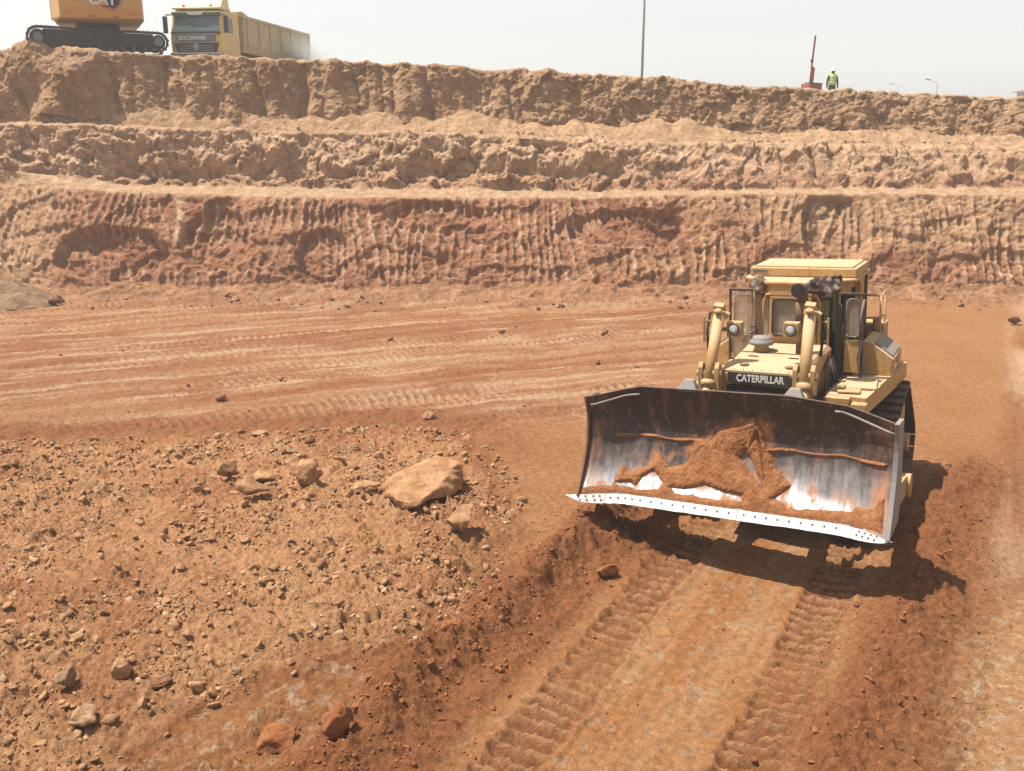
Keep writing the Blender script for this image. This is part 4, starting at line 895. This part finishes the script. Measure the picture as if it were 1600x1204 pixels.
# cab
cab = empty('cab', (0, 0, 0), parent=DZ)
def bx(name, c, d, mat='yellow', bv=.01, rot=None, par=None): return MB().box(c, d, rot=rot).build(name, M[mat], par or cab, bevel=bv)
bx('cab_floor', (BX, 4.35, 1.98), (1.75, 1.8, .18), 'dark')
bx('cowl', (BX-.0, 3.52, 2.5), (.80, .26, .76))
# front bay: window frame, window and side strips
mb = MB(); mb.frame(-.20, .50, 2.82, 3.56, 3.36, .06, .06); mb.box((.15, 3.37, 3.655), (.72, .09, .185)); mb.build('front_window_frame', M['yellow'], cab, bevel=.012)
bx('front_window', (.15, 3.372, 3.19), (.60, .012, .66), 'glass', 0)
mb = MB()
for x0, x1, z0, z1 in ((-.145, .445, 2.875, 3.505),):
    mb.tube([(x0, 3.325, z0+.05), (x0, 3.325, z1-.06), (x0+.06, 3.325, z1), (x1-.06, 3.325, z1), (x1, 3.325, z1-.06), (x1, 3.325, z0+.05), (x1-.05, 3.325, z0), (x0+.05, 3.325, z0), (x0, 3.325, z0+.05)], .014, 6)
mb.build('window_seal', M['black'], cab)
for s_, xa in ((-1, -.22), (1, .52)):
    xb = BX+s_*.88
    mb = MB(); mb.hull([(xa, 3.36, 3.56), (xb, 3.95, 3.56), (xa, 3.42, 3.56), (xb, 4.0, 3.56), (xa, 3.36, 3.74), (xb, 3.95, 3.74), (xa, 3.42, 3.74), (xb, 4.0, 3.74)]); mb.build('cab_header', M['yellow'], cab, bevel=.01)
    mb = MB(); mb.tube([(xa-s_*(-.10), 3.40, 2.45), (xa+s_*.10, 3.40, 3.45), (xa+s_*.05, 3.38, 3.56), (xa-s_*.03, 3.36, 3.58)], .022, 8); mb.build('grab_rail', M['yellow'], cab)
    mb = MB(); mb.box((xb, 3.97, 2.85), (.09, .09, 1.6)); mb.box((xb, 5.1, 2.85), (.1, .12, 1.8)); mb.build('cab_post', M['yellow' if s_ < 0 else 'dark'], cab, bevel=.01)
    mb = MB(); mb.hull([(xa, 3.38, 2.1), (xb, 3.95, 2.1), (xa, 3.42, 2.1), (xb, 3.99, 2.1), (xa, 3.38, 2.55), (xb, 3.95, 2.35), (xa, 3.42, 2.55), (xb, 3.99, 2.35)]); mb.build('lower_panel', M['yellow' if s_ < 0 else 'dark'], cab)
    bx('side_sill', (xb, 4.55, 2.3), (.06, 1.05, .5), 'yellow')
mb = MB(); mb.hull([(-.62, 4.0, 2.1), (-.22, 3.42, 2.1), (-.22, 3.42, 3.5), (-.62, 3.98, 3.5), (-.23, 3.40, 2.1), (-.63, 3.97, 2.1), (-.23, 3.40, 3.5), (-.63, 3.97, 3.5)]); mb.build('side_window', M['glass'], cab)
bx('cab_back_wall', (BX, 5.22, 2.8), (1.7, .05, 1.5), 'dark')
bx('rear_window', (BX-.1, 5.188, 3.15), (1.1, .012, .6), 'glass', 0)
mb = MB(); mb.hull([(xx, yy, zz_) for zz_ in (3.742, 3.80) for xx, yy in ((-.25, 3.30), (.56, 3.30), (-.78, 3.9), (1.12, 3.9), (-.78, 5.2), (1.12, 5.2))]); mb.build('cab_roof', M['yellow'], cab, bevel=.02)
# seat, console and levers seen through the openings
mb = MB(); mb.box((.25, 4.55, 2.5), (.5, .5, .16)); mb.box((.25, 4.82, 2.9), (.5, .14, .75), rot=(-.1, 0, 0)); mb.box((.25, 4.9, 3.35), (.3, .1, .2)); mb.build('seat', M['olive'], cab, bevel=.04)
mb = MB(); mb.box((.2, 3.75, 2.6), (.7, .2, .5)); mb.tube([(.6, 4.1, 2.2), (.62, 4.0, 2.8)], .02); mb.tube([(.75, 4.2, 2.2), (.74, 4.1, 2.7)], .02); mb.build('control_console', M['dark'], cab, bevel=.02)
bx('seat_side_pad', (.72, 4.35, 3.15), (.12, .10, .75), 'olive', .04)
bx('hvac_box', (.82, 4.6, 2.62), (.25, .5, .5), 'ochre', .03)
# doors, both swung wide open
def door(x0, x1, z0, z1, y_, wins, m_='dark'):
    mb = MB(); mb.frame(x0, x1, z0, z1, y_, .04, .05); d_ = mb.build('door', M[m_], DZ, bevel=.006)
    for wx0, wx1, wz0, wz1, glz in wins:
        mb = MB(); mb.tube([(wx0, y_-.02, wz0+.04), (wx0, y_-.02, wz1-.05), (wx0+.05, y_-.02, wz1), (wx1-.05, y_-.02, wz1), (wx1, y_-.02, wz1-.05), (wx1, y_-.02, wz0+.04), (wx1-.04, y_-.02, wz0), (wx0+.04, y_-.02, wz0), (wx0, y_-.02, wz0+.05)], .012, 6); mb.build('window_seal', M['grey'], d_)
        if glz: MB().box(((wx0+wx1)/2, y_, (wz0+wz1)/2), (wx1-wx0, .008, wz1-wz0)).build('door_glass', M['glass'], d_)
    return d_
dl_ = door(-.98, -.36, 2.34, 3.62, 3.62, [(-.88, -.55, 2.84, 3.52, True), (-.92, -.42, 2.42, 2.80, True)])
MB().box((-.46, 3.625, 3.0), (.12, .03, 1.2)).build('door_panel', M['rust'], dl_)
MB().box((-.54, 3.59, 2.96), (.10, .02, .02)).build('handle', M['black'], dl_)
dr_ = door(.84, 1.30, 2.06, 3.60, 3.62, [(1.02, 1.22, 2.86, 3.5, True)])
mb = MB(); mb.box((.90, 3.63, 2.75), (.10, .05, 1.3)); mb.box((.99, 3.64, 2.85), (.03, .04, 1.4)); mb.build('door_panel', M['dark'], dr_, bevel=.01)
MB().box((1.13, 3.635, 2.52), (.26, .02, .56)).build('kick_panel', M['yellow'], dr_)
MB().tube([(1.30, 3.58, 3.5), (1.26, 3.55, 3.2), (1.29, 3.52, 2.8), (1.24, 3.52, 2.5), (1.29, 3.56, 2.12)], .02).build('mirror_arm', M['grey'], dr_)
# canopy
mb = MB(); mb.box((BX+.035, 4.5, 3.885), (1.80, 1.18, .155)); cn = mb.build('canopy', M['yellow'], DZ, bevel=.02)
MB().box((BX+.035, 4.5, 3.974), (1.66, 1.06, .03)).build('canopy_top', M['yellow'], cn, bevel=.01)
MB().box((-.52, 3.905, 3.90), (.26, .012, .05)).build('badge', M['grey'], cn)
text('lettering', 'CATERPILLAR', M['dark'], cn, (-.52, 3.897, 3.90), (PI/2, 0, 0), .04, .22, .001)
for s_ in (-1, 1):
    mb = MB(); mb.hull([(BX+s_*.82+q*.07, yy, zz_) for q in (-1, 1) for yy, zz_ in ((4.75, 3.85), (5.05, 3.85), (5.05, 2.0), (4.95, 2.0), (4.7, 3.75))]); mb.build('canopy_post', M['yellow'], cn, bevel=.015)
mb = MB(); mb.hull([(1.0, 4.0, 3.85), (1.1, 4.0, 3.85), (1.0, 4.5, 3.85), (1.1, 4.5, 3.85), (1.05, 4.45, 3.62), (1.1, 4.45, 3.62)]); mb.build('canopy_gusset', M['yellow'], cn)
# rear railing behind the cab on the left side of the machine
mb = MB()
for x_, y_ in ((1.05, 5.0), (1.36, 5.0), (1.36, 5.5)): mb.tube([(x_, y_, 2.2), (x_, y_, 3.36)], .02)
for z_ in (3.36, 2.95): mb.tube([(1.05, 5.0, z_), (1.36, 5.0, z_), (1.36, 5.5, z_)], .02)
mb.build('rear_railing', M['yellow'], DZ)
mb = MB(); mb.box((1.2, 5.5, 2.55), (.4, .5, .5)); mb.cyl((1.28, 5.15, 2.7), (1.28, 5.15, 2.95), .07); mb.build('rear_tank', M['ochre'], DZ, bevel=.03)
# side tank with sloping lid
def tank(s_):
    X_ = lambda q: BX+s_*(q-BX)
    mb = MB(); mb.hull([(X_(a_), y_, z_) for y_ in (4.02, 5.05) for a_, z_ in ((1.18, 2.12), (1.72, 2.12), (1.74, 2.42), (1.38, 2.69), (1.24, 2.71), (1.18, 2.65))])
    tk = mb.build('side_tank', M['yellow'], DZ, bevel=.025)
    mb = MB(); mb.hull([(X_(a_), y_, z_) for y_ in (4.12, 4.98) for a_, z_ in ((1.42, 2.665), (1.70, 2.45), (1.715, 2.475), (1.435, 2.69))]); mb.build('anti_slip_mat', M['grey'], tk)
    mb = MB(); mb.box((X_(1.735), 4.35, 2.34), (.006, .3, .2)); mb.build('decal', M['white'], tk)
    mb = MB(); mb.box((X_(1.737), 4.52, 2.34), (.006, .14, .2)); mb.build('decal', M['red'], tk)
    text('lettering', 'CAT', M['dark'], tk, (X_(1.742), 4.34, 2.34), (PI/2, 0, PI/2*s_), .12, .22, .001)
    # fender deck and boxes
    mb = MB(); mb.hull([(X_(a_), y_, z_) for z_ in (2.04, 2.13) for a_, y_ in ((.92, 2.55), (1.56, 2.45), (1.80, 5.3), (.92, 5.3))]); fd = mb.build('fender_deck', M['yellow'], DZ, bevel=.012)
    MB().hull([(X_(a_), y_, z_) for z_ in (1.86, 2.135) for a_, y_ in ((1.53, 2.47), (1.57, 2.47), (1.78, 5.2), (1.82, 5.2))]).build('fender_skirt', M['yellow'], fd)
    MB().box((X_(1.12), 2.5, 2.01), (.40, .22, .22)).build('step_box', M['yellow'], fd, bevel=.015)
    MB().box((X_(1.47), 2.42, 1.93), (.24, .22, .26)).build('tool_box', M['ochre'], fd, bevel=.02)
    MB().box((X_(1.35), 3.3, 2.155), (.5, .7, .03), rot=(0, 0, .1)).build('deck_plate', M['yellow'], fd, bevel=.01)
    MB().box((X_(1.25), 2.75, 2.16), (.35, .25, .03), rot=(0, 0, .12)).build('deck_plate', M['ochre'], fd, bevel=.01)
tank(1); tank(-1)
# engine clutter visible right of the hood
mb = MB()
for k_ in range(5): mb.tube([(.86+.03*k_, 2.6+.2*k_, 1.6), (.9+.02*k_, 2.7+.15*k_, 2.1), (.85, 2.9+.1*k_, 2.4+.05*k_), (.8, 3.2, 2.5)], .025)
mb.build('engine_lines', M['dark'], DZ)['kind'] = 'stuff'
MB().box((.92, 2.7, 1.7), (.16, 1.2, .7)).build('engine_side', M['dark'], DZ)
# ripper at the back
mb = MB(); mb.box((BX, 6.1, 1.0), (1.9, .5, .35)); mb.box((BX, 6.3, .95), (.2, .45, 1.2)); mb.hull([(BX-.08, 6.1, .4), (BX+.08, 6.1, .4), (BX-.08, 6.5, .4), (BX+.08, 6.5, .4), (BX-.04, 5.95, .12), (BX+.04, 5.95, .12)])
mb.box((BX, 5.75, 1.35), (1.0, .6, .3)); mb.build('ripper', M['ochre'], DZ, bevel=.02)
bpy.context.view_layer.update()
DM = DZ.matrix_world.copy()
# cloth bundles tied on the cab corners
def bundle(label, lc, sc_, base, seed, mname):
    V, F = rock_mesh(seed, 4, 3, sc_, .0)
    wr = .16*np.abs(perlin(V[:, 0]*5/sc_[0]*.5+V[:, 2]*8, V[:, 1]*4, seed))+.12*fbm(V[:, 0]*7, V[:, 2]*7+V[:, 1]*5, 3, seed+1)
    V = V*(1+wr[:, None]*1.6); c = mix(np.tile(np.array(base), (len(V), 1)), np.array([.42, .36, .33]), ss(.05, .3, perlin(V[:, 0]*9, V[:, 2]*9, seed+2)))
    me = npmesh('cloth_bundle', V, F, c); oo = link('cloth_bundle', me, M['stone']); oo.matrix_world = DM @ Matrix.Translation(lc); tag(oo, label, 'cloth'); return oo
bundle('grey brown crumpled cloth tied to the right hand cab corner beside the exhaust mouth', (.72, 3.12, 3.76), (.26, .15, .16), (.10, .07, .07), 61, '')
bundle('small pale crumpled cloth bundle on the left hand cab corner above the open door', (-.42, 3.45, 3.74), (.15, .13, .14), (.26, .2, .15), 63, '')
bundle('dark rag draped on the top of the right hand cab corner under the canopy', (.86, 3.25, 3.86), (.13, .1, .10), (.06, .035, .035), 65, '')

# ------------------------------------------------------------------ excavator on the rim
exz = 9.38
EX = empty('excavator', (-17.95, 44.2, exz), (0, 0, .40)); EX.scale = (.93,)*3; tag(EX, 'yellow tracked excavator on the rim with its rounded counterweight towards the camera', 'excavator')
tsh = make_shoe(.6, .2, .035)
for y_ in (-1.35, 1.35):
    mb = MB(); mb.prism([(-2.4, .28), (2.4, .28), (2.3, .85), (-2.3, .95)], 1, y_-.2, y_+.2); mb.box((0, y_-.22, .62), (1.5, .06, .28)); mb.box((-1.75, y_-.23, .66), (.5, .06, .36)); mb.box((1.3, y_-.22, .55), (.9, .05, .2))
    tr = mb.build('track', M['under'], EX, bevel=.02)
    for (a_, z_, an) in track_path([(-2.52, .56, .47), (2.52, .50, .42)], .2):
        o = bpy.data.objects.new('track_shoe', tsh); C.objects.link(o); o.parent = tr; o.location = (a_, y_, z_+.03); o.rotation_euler = (0, -an, PI/2)
        o.rotation_mode = 'QUATERNION'; o.rotation_quaternion = (Matrix.Rotation(-an, 3, 'Y') @ Matrix.Rotation(-PI/2, 3, 'Z')).to_quaternion()
    for x_, r_, z_ in ((-2.52, .36, .56), (2.52, .31, .50)):
        mb = MB(); mb.cyl((x_, y_-.12, z_+.03), (x_, y_+.12, z_+.03), r_, seg=20); mb.build('idler_wheel', M['dark'], tr); MB().cyl((x_, y_-.30, z_+.03), (x_, y_+.1, z_+.03), .2, seg=18).build('wheel_hub', M['grey'], tr)
    mb = MB()
    for x_ in np.linspace(-1.9, 1.9, 9): mb.cyl((x_, y_-.22, .2), (x_, y_+.22, .2), .11, seg=12)
    mb.build('track_rollers', M['shoe'], tr)
mb = MB(); mb.box((0, 0, .8), (2.2, 2.4, .45)); mb.cyl((0, 0, .95), (0, 0, 1.28), .95, seg=28); mb.build('undercarriage', M['under'], EX, bevel=.03)
UPX = .22
mb = MB(); mb.hull([(UPX+x_, y_, z_) for x_, y_, z_ in ((-1.95, -1.1, 1.27), (1.25, -1.35, 1.27), (-1.95, .9, 1.3), (1.6, .9, 1.3), (-1.75, -1.95, 1.40), (1.70, -1.95, 1.46), (-1.75, -1.95, 3.2), (1.70, -1.95, 3.2), (-2.1, -1.0, 1.40), (1.78, -1.2, 1.44), (-2.1, -1.0, 3.2), (1.78, -1.2, 3.2), (-2.1, .9, 3.2), (1.78, .9, 3.2), (1.5, -2.05, 1.9), (-1.5, -2.05, 1.9), (1.5, -2.05, 3.1), (-1.5, -2.05, 3.1))])
cw = mb.build('counterweight', M['exy'], EX, bevel=.05)
for x_ in (-1.35, 1.30): MB().box((UPX+x_, -2.035, 1.66), (.26, .02, .06)).build('rear_reflector', M['orange'], cw)
for x_ in (-.45, .55): MB().box((UPX+x_, -2.0, 1.50), (.22, .05, .03)).build('lifting_slot', M['black'], cw)
mb = MB(); mb.prism([(UPX-.1, 2.33), (UPX+.02, 1.93), (UPX+.55, 1.85), (UPX+.72, 2.03), (UPX+.85, 2.35)], 1, -2.075, -2.05); mb.build('emblem', M['black'], cw)
mb = MB()
mb.tube([(UPX+.02, -2.085, 1.92), (UPX+.55, -2.085, 1.83), (UPX+.74, -2.085, 2.03), (UPX+.87, -2.085, 2.35)], .035, 6); mb.build('emblem_rim', M['red'], cw)
text('lettering', 'CAT', M['white'], cw, (UPX+.05, -2.09, 2.19), (PI/2, 0, 0), .62, 1.15, .008, .02)
MB().prism([(UPX-.14, 1.96), (UPX+.26, 1.96), (UPX+.06, 2.18)], 1, -2.12, -2.10).build('emblem_triangle', M['exy'], cw)
mb = MB(); mb.box((UPX-.15, 1.8, 2.1), (3.5, 3.6, 1.5)); mb.build('upper_house', M['exy'], EX, bevel=.05)
mb = MB(); mb.box((UPX-2.05, .8, 2.3), (.06, 1.2, 1.2)); mb.box((UPX-2.12, -.6, 2.2), (.03, .03, 1.6)); mb.box((UPX-2.12, .0, 2.2), (.03, .03, 1.6)); mb.build('handrail', M['dark'], EX)
mb = MB(); mb.box((UPX-1.2, 3.2, 3.0), (1.1, 1.7, 1.7), taper=(.9, .85)); cb = mb.build('cab', M['dark'], EX, bevel=.05)
MB().box((UPX-1.77, 3.2, 3.2), (.02, 1.2, .9)).build('cab_window', M['wind'], cb)
mb = MB(); mb.prism([(2.4, 1.9), (3.2, 1.7), (6.2, 4.6), (8.6, 4.0), (8.5, 3.6), (6.3, 3.9), (3.2, 1.2)], 0, UPX-.3, UPX+.3); mb.build('boom', M['exy'], EX, bevel=.04)
mb = MB(); mb.prism([(8.2, 4.5), (8.9, 4.2), (8.2, 1.0), (7.9, 1.0)], 0, UPX-.22, UPX+.22); mb.build('stick', M['exy'], EX, bevel=.03)
mb = MB(); mb.prism([(7.9, 1.1), (8.3, 1.1), (8.7, .5), (8.3, -.1), (7.4, .0), (7.3, .2)], 0, UPX-.6, UPX+.6); mb.build('bucket', M['dark'], EX, bevel=.03)

# ------------------------------------------------------------------ dump truck behind the rim
TR = empty('dump_truck', (-14.12, 45.5, 8.47), (0, 0, -.13)); tag(TR, 'yellow dump truck with dusty tipper body, seen from the front beside the excavator', 'truck')
mb = MB(); mb.hull([(s_*a_, y_, z_) for s_ in (-1, 1) for a_, y_, z_ in ((1.22, .05, .75), (1.22, 0, 1.7), (1.16, .22, 2.78), (1.05, .35, 2.92), (1.2, 2.0, 2.95), (1.22, 2.0, .75))]); tcab = mb.build('cab', M['trucky'], TR, bevel=.05)
mb = MB(); mb.hull([(s_*1.06, y_, z_) for s_ in (-1, 1) for y_, z_ in ((.0, 1.98), (.175, 2.66), (.02, 1.98), (.2, 2.66))]); mb.b.transform(Matrix.Translation((0, -.035, 0))) if False else None
for v_ in mb.b.verts: v_.co.y -= .005
mb.build('windscreen', M['wind'], tcab)
mb = MB(); mb.box((0, -.03, 1.93), (2.3, .05, .10)); mb.build('wiper_cowl', M['dark'], tcab)
MB().box((0, .13, 2.76), (2.26, .16, .14), rot=(.2, 0, 0)).build('sun_visor', M['truckgreen'], tcab, bevel=.02)
MB().prism([(-.45, 2.84), (.45, 2.84), (.3, 2.69), (-.3, 2.69)], 1, .02, .045).build('visor_badge', M['white'], tcab)
MB().box((0, .75, 2.99), (2.25, 1.2, .10)).build('cab_roof', M['trucktop'], tcab, bevel=.04)
mb = MB(); mb.hull([(-1.0, .5, 3.04), (1.0, .5, 3.04), (-.98, 1.5, 3.04), (1.02, 1.5, 3.04), (-.95, 1.0, 3.5), (.95, 1.0, 3.5), (-.95, 1.5, 3.66), (.95, 1.5, 3.66)]); mb.build('wind_deflector', M['trucktop'], tcab, bevel=.03)
for x_ in (-.68, .60): MB().lathe([(.07, 0), (.07, .10), (.05, .14), (0, .15)], (x_, .42, 3.03), 12).build('beacon', M['orange'], tcab)
pb = MB().box((0, -.03, 1.70), (1.8, .05, .30)).build('name_board', M['board'], tcab)
text('lettering', 'BERGMANN', M['letter'], pb, (-.18, -.062, 1.70), (PI/2, 0, 0), .25, 1.28, .006, .005)
for z_ in (1.875, 1.525): MB().box((0, -.045, z_), (2.1, .04, .035)).build('chrome_strip', M['galv'], tcab)
mb = MB(); mb.prism([(-1.05, 1.48), (1.05, 1.48), (.9, 1.1), (-.9, 1.1)], 1, -.05, .02); gr = mb.build('grille', M['dark'], tcab)
for z_ in (1.38, 1.28, 1.18): MB().box((0, -.06, z_), (1.6, .02, .025)).build('grille_bar', M['galv'], gr)
mb = MB(); mb.lathe([(.13, -.02), (.15, -.03), (.15, 0), (.12, 0)], (0, -.07, 1.33), 20, 1)
for k_ in range(3): a_ = PI/2+k_*2*PI/3; mb.cyl((0, -.095, 1.33), (.13*math.cos(a_), -.085, 1.33+.13*math.sin(a_)), .022, .006, seg=6)
mb.build('star_emblem', M['galv'], gr)
MB().box((0, -.06, .9), (2.45, .16, .36)).build('bumper', M['grey'], tcab, bevel=.03)
for s_ in (-1, 1):
    MB().box((s_*.92, -.15, .9), (.36, .03, .18)).build('headlight', M['galv'], tcab)
    mb = MB(); mb.box((s_*1.42, .02, 2.28), (.18, .12, .72)); mb.tube([(s_*1.15, .1, 2.7), (s_*1.4, .0, 2.7)], .03); mb.build('mirror', M['dark'], tcab, bevel=.02)
    MB().box((s_*1.215, .85, 2.3), (.02, .75, .65)).build('side_window', M['wind'], tcab)
for y_ in (.95, 3.4, 6.0, 7.3):
    for s_ in (-1, 1):
        mb = MB(); mb.lathe([(.2, -.15), (.48, -.15), (.52, -.1), (.52, .1), (.48, .15), (.2, .15)], (s_*1.02, y_, .52), 24, 0); wh = mb.build('wheel', M['black'], TR); MB().cyl((s_*1.0, y_, .52), (s_*1.12, y_, .52), .26).build('rim', M['grey'], wh)
MB().box((0, 4.6, .95), (.9, 7.2, .3)).build('chassis', M['dark'], TR)
mb = MB(); L0, L1 = 2.25, 11.6
mb.hull([(s_*a_, y_, z_) for s_ in (-1, 1) for y_ in (L0+.1, L1) for a_, z_ in ((1.15, 1.25), (1.27, 1.6))]); 
mb.box((-1.24, (L0+L1)/2+.05, 2.2), (.08, L1-L0-.1, 1.25)); mb.box((1.24, (L0+L1)/2+.05, 2.2), (.08, L1-L0-.1, 1.25)); mb.box((0, L0+.12, 2.3), (2.4, .08, 1.45)); mb.box((0, L1, 2.2), (2.4, .08, 1.3)); body = mb.build('tipper_body', M['tipper'], TR, bevel=.02)
mb = MB(); mb.hull([(s_*a_, y_, z_) for s_ in (-1, 1) for a_, y_, z_ in ((1.25, L0, 2.8), (1.25, L0, 3.05), (1.25, L0+.9, 2.9), (1.2, L0+.1, 3.1), (1.25, L0+1.1, 2.82))]); mb.build('headboard', M['tipper'], body, bevel=.02)
for s_ in (-1, 1):
    MB().box((s_*1.30, (L0+L1)/2, 2.82), (.08, L1-L0, .12)).build('top_rail', M['tipper'], body)
    for y_ in np.linspace(L0+.5, L1-.1, 7): MB().box((s_*1.31, y_, 2.15), (.07, .12, 1.2)).build('side_rib', M['tipper'], body)

# ------------------------------------------------------------------ mast, person, poles
BXM = empty('signal_mast_box', (15.2, 51, 7.45)); tag(BXM, 'faded red steel box carrying a thin jointed red mast on the rim', 'machine box')
MB().box((0, 0, .5), (.86, .6, 1.0), rot=(0, 0, .45)).build('box', M['red'], BXM, bevel=.02)
MB().box((.1, 0, 1.02), (.75, .5, .05), rot=(0, .05, .45)).build('lid', M['dark'], BXM)
mb = MB(); mb.hull([(-.13, -.06, 1.0), (.06, -.06, 1.0), (-.13, .06, 1.0), (.06, .06, 1.0), (-.08, -.05, 1.9), (.10, -.05, 1.75), (-.08, .05, 1.9), (.10, .05, 1.75)]); mb.build('lower_mast', M['red'], BXM, bevel=.01)
MB().hull([(-.11, -.04, 1.75), (-.03, -.04, 1.75), (-.11, .04, 1.75), (-.03, .04, 1.75), (-.03, -.03, 3.32), (.05, -.03, 3.32), (-.03, .03, 3.32), (.05, .03, 3.32)]).build('upper_mast', M['red'], BXM)
MB().box((-.07, 0, 2.12), (.12, .1, .12)).build('mast_joint', M['dark'], BXM)
def skin_obj(name, verts, edges, radii, mat, parent):
    me = bpy.data.meshes.new(name); me.from_pydata(verts, edges, []); oo = link(name, me, mat, parent)
    md = oo.modifiers.new('skin', 'SKIN')
    for v_, r_ in zip(me.skin_vertices[0].data, radii): v_.radius = (r_[0], r_[1]) if isinstance(r_, tuple) else (r_, r_)
    me.skin_vertices[0].data[0].use_root = True; md.use_smooth_shade = True
    sb = oo.modifiers.new('sub', 'SUBSURF'); sb.levels = 2; sb.render_levels = 2; return oo
PE = empty('person', (16.25, 51, 7.43), (0, 0, .1)); tag(PE, 'person in white hard hat and lime green reflective vest standing on the rim', 'person')
vv = [(0, 0, .95), (0, 0, 1.15), (0, 0, 1.38), (0, 0, 1.47), (0, 0, 1.56), (0, 0, 1.64), (-.2, 0, 1.38), (-.27, .02, 1.12), (-.28, -.03, .88), (.2, 0, 1.38), (.27, .02, 1.12), (.28, -.03, .88), (-.1, 0, .86), (-.12, 0, .48), (-.12, .02, .08), (-.13, -.12, .04), (.1, 0, .86), (.12, 0, .48), (.12, .02, .08), (.13, -.12, .04), (-.28, -.05, .80), (.28, -.05, .80)]
ee = [(0, 1), (1, 2), (2, 3), (3, 4), (4, 5), (2, 6), (6, 7), (7, 8), (2, 9), (9, 10), (10, 11), (0, 12), (12, 13), (13, 14), (14, 15), (0, 16), (16, 17), (17, 18), (18, 19), (8, 20), (11, 21)]
rd = [(.16, .11), (.15, .11), (.17, .11), .06, .085, .085, .07, .055, .04, .07, .055, .04, .1, .075, .05, .05, .1, .075, .05, .05, .035, .035]
skin_obj('body', vv, ee, rd, M['cloth'], PE)
skin_obj('head', [(0, 0, 1.50), (0, -.01, 1.57), (0, 0, 1.66)], [(0, 1), (1, 2)], [.06, .09, .095], M['skin'], PE)
MB().lathe([(.155, 0), (.15, .012), (.128, .02), (.122, .07), (.09, .12), (.03, .145), (0, .147)], (0, 0, 1.65), 20).build('hard_hat', M['white'], PE)
ve = MB().lathe([(.19, 0), (.185, .1), (.175, .28), (.21, .42), (.19, .5), (.11, .535), (.09, .54)], (0, 0, .96), 20); 
for v_ in ve.b.verts: v_.co.y *= .72
vs_ = ve.build('vest', M['vest'], PE)
for z_ in (1.08, 1.22):
    rb_ = MB().lathe([(.196, 0), (.194, .045)], (0, 0, z_), 20)
    for v_ in rb_.b.verts: v_.co.y *= .73
    rb_.build('reflective_band', M['white'], vs_)
LP = empty('lamp_post', (8.0, 62, plateau_z(np.array([8.0]), np.array([62.]))[0]-.3)); tag(LP, 'tall grey lamp post rising out of the top of the picture above the rim', 'lamp post')
MB().cyl((0, 0, 0), (0, 0, 12), .085, .055, seg=12).build('pole', M['galv'], LP)
MB().tube([(0, 0, 11.9), (-.4, 0, 12.4), (-1.6, 0, 12.7)], .04).build('arm', M['galv'], LP); MB().box((-1.9, 0, 12.7), (.8, .3, .14)).build('lamp_head', M['galv'], LP, bevel=.03)
def street(x_, y_, ztop, label):
    zb = float(plateau_z(np.array([x_]), np.array([y_]))[0])-3
    s = empty('street_lamp', (x_, y_, zb)); tag(s, label, 'street lamp', 'distant street lamps beyond the rim'); h_ = ztop-zb
    MB().cyl((0, 0, 0), (0, 0, h_-.7), .07, .05, seg=8).build('pole', M['galv'], s)
    MB().tube([(0, 0, h_-.75), (-.3, 0, h_-.5), (-1.1, 0, h_-.15)], .035, 6).build('arm', M['galv'], s); MB().box((-1.5, 0, h_-.05), (.8, .3, .16), rot=(0, .1, 0)).build('lamp_head', M['galv'], s)
street(63.5, 150, 13.3, 'nearer distant street lamp, right one of the two above the rim')
street(84.5, 220, 15.7, 'fainter distant street lamp, left one of the two above the rim')
FB = empty('watch_hut', (104.5, 200, 8.0)); tag(FB, 'small grey hut with an overhanging roof at the far right edge', 'hut')
MB().box((0, 0, 2.6), (5, 5, 5.2)).build('wall', M['concrete'], FB); MB().box((0, 0, 5.4), (7, 7, .5), taper=(.5, .5)).build('roof', M['dark'], FB)
MB().box((-.5, -2.51, 3.4), (1.2, .06, 1.2)).build('window', M['wind'], FB)
# ------------------------------------------------------------------ dust and haze
def volume(name, label, mb, density, col, ns=None):
    m, t, p = nodes(name+'_air'); t.nodes.remove(p); out = t.nodes['Material Output']; v = N(t, 'VolumePrincipled')
    v.inputs['Color'].default_value = (*col, 1); v.inputs['Density'].default_value = density; v.inputs['Anisotropy'].default_value = .2
    if ns:
        n = noise(t, ns, 3, .6); tc = N(t, 'TexCoord'); ln = N(t, 'VectorMath', operation='LENGTH'); t.links.new(tc.outputs['Object'], ln.inputs[0])
        fall = ramp(t, ln.outputs['Value'], .25, 1.0, (1, 1, 1, 1), (0, 0, 0, 1)); rn = ramp(t, n.outputs[0], .3, .7)
        a = N(t, 'Math', operation='MULTIPLY'); t.links.new(fall.outputs[0], a.inputs[0]); t.links.new(rn.outputs[0], a.inputs[1])
        b = N(t, 'Math', operation='MULTIPLY'); t.links.new(a.outputs[0], b.inputs[0]); b.inputs[1].default_value = density; t.links.new(b.outputs[0], v.inputs['Density'])
    t.links.new(v.outputs[0], out.inputs['Volume'])
    o = mb.build(name, m); tag(o, label, kind='stuff'); return o
USE_HAZE = True
if USE_HAZE:
    volume('haze', 'thin dusty air over the whole site', MB().box((0, 115, 16), (460, 290, 38)), .0016, (.95, .93, .9))
    bmd = MB(); bmesh.ops.create_icosphere(bmd.b, subdivisions=3, radius=1)
    d = volume('dust_cloud', 'pale dust trailing behind the dump truck', bmd, .8, (.95, .92, .88), 2.2)
    d.location = (-12.2, 54.5, 9.6); d.scale = (3.4, 4.0, 1.9)
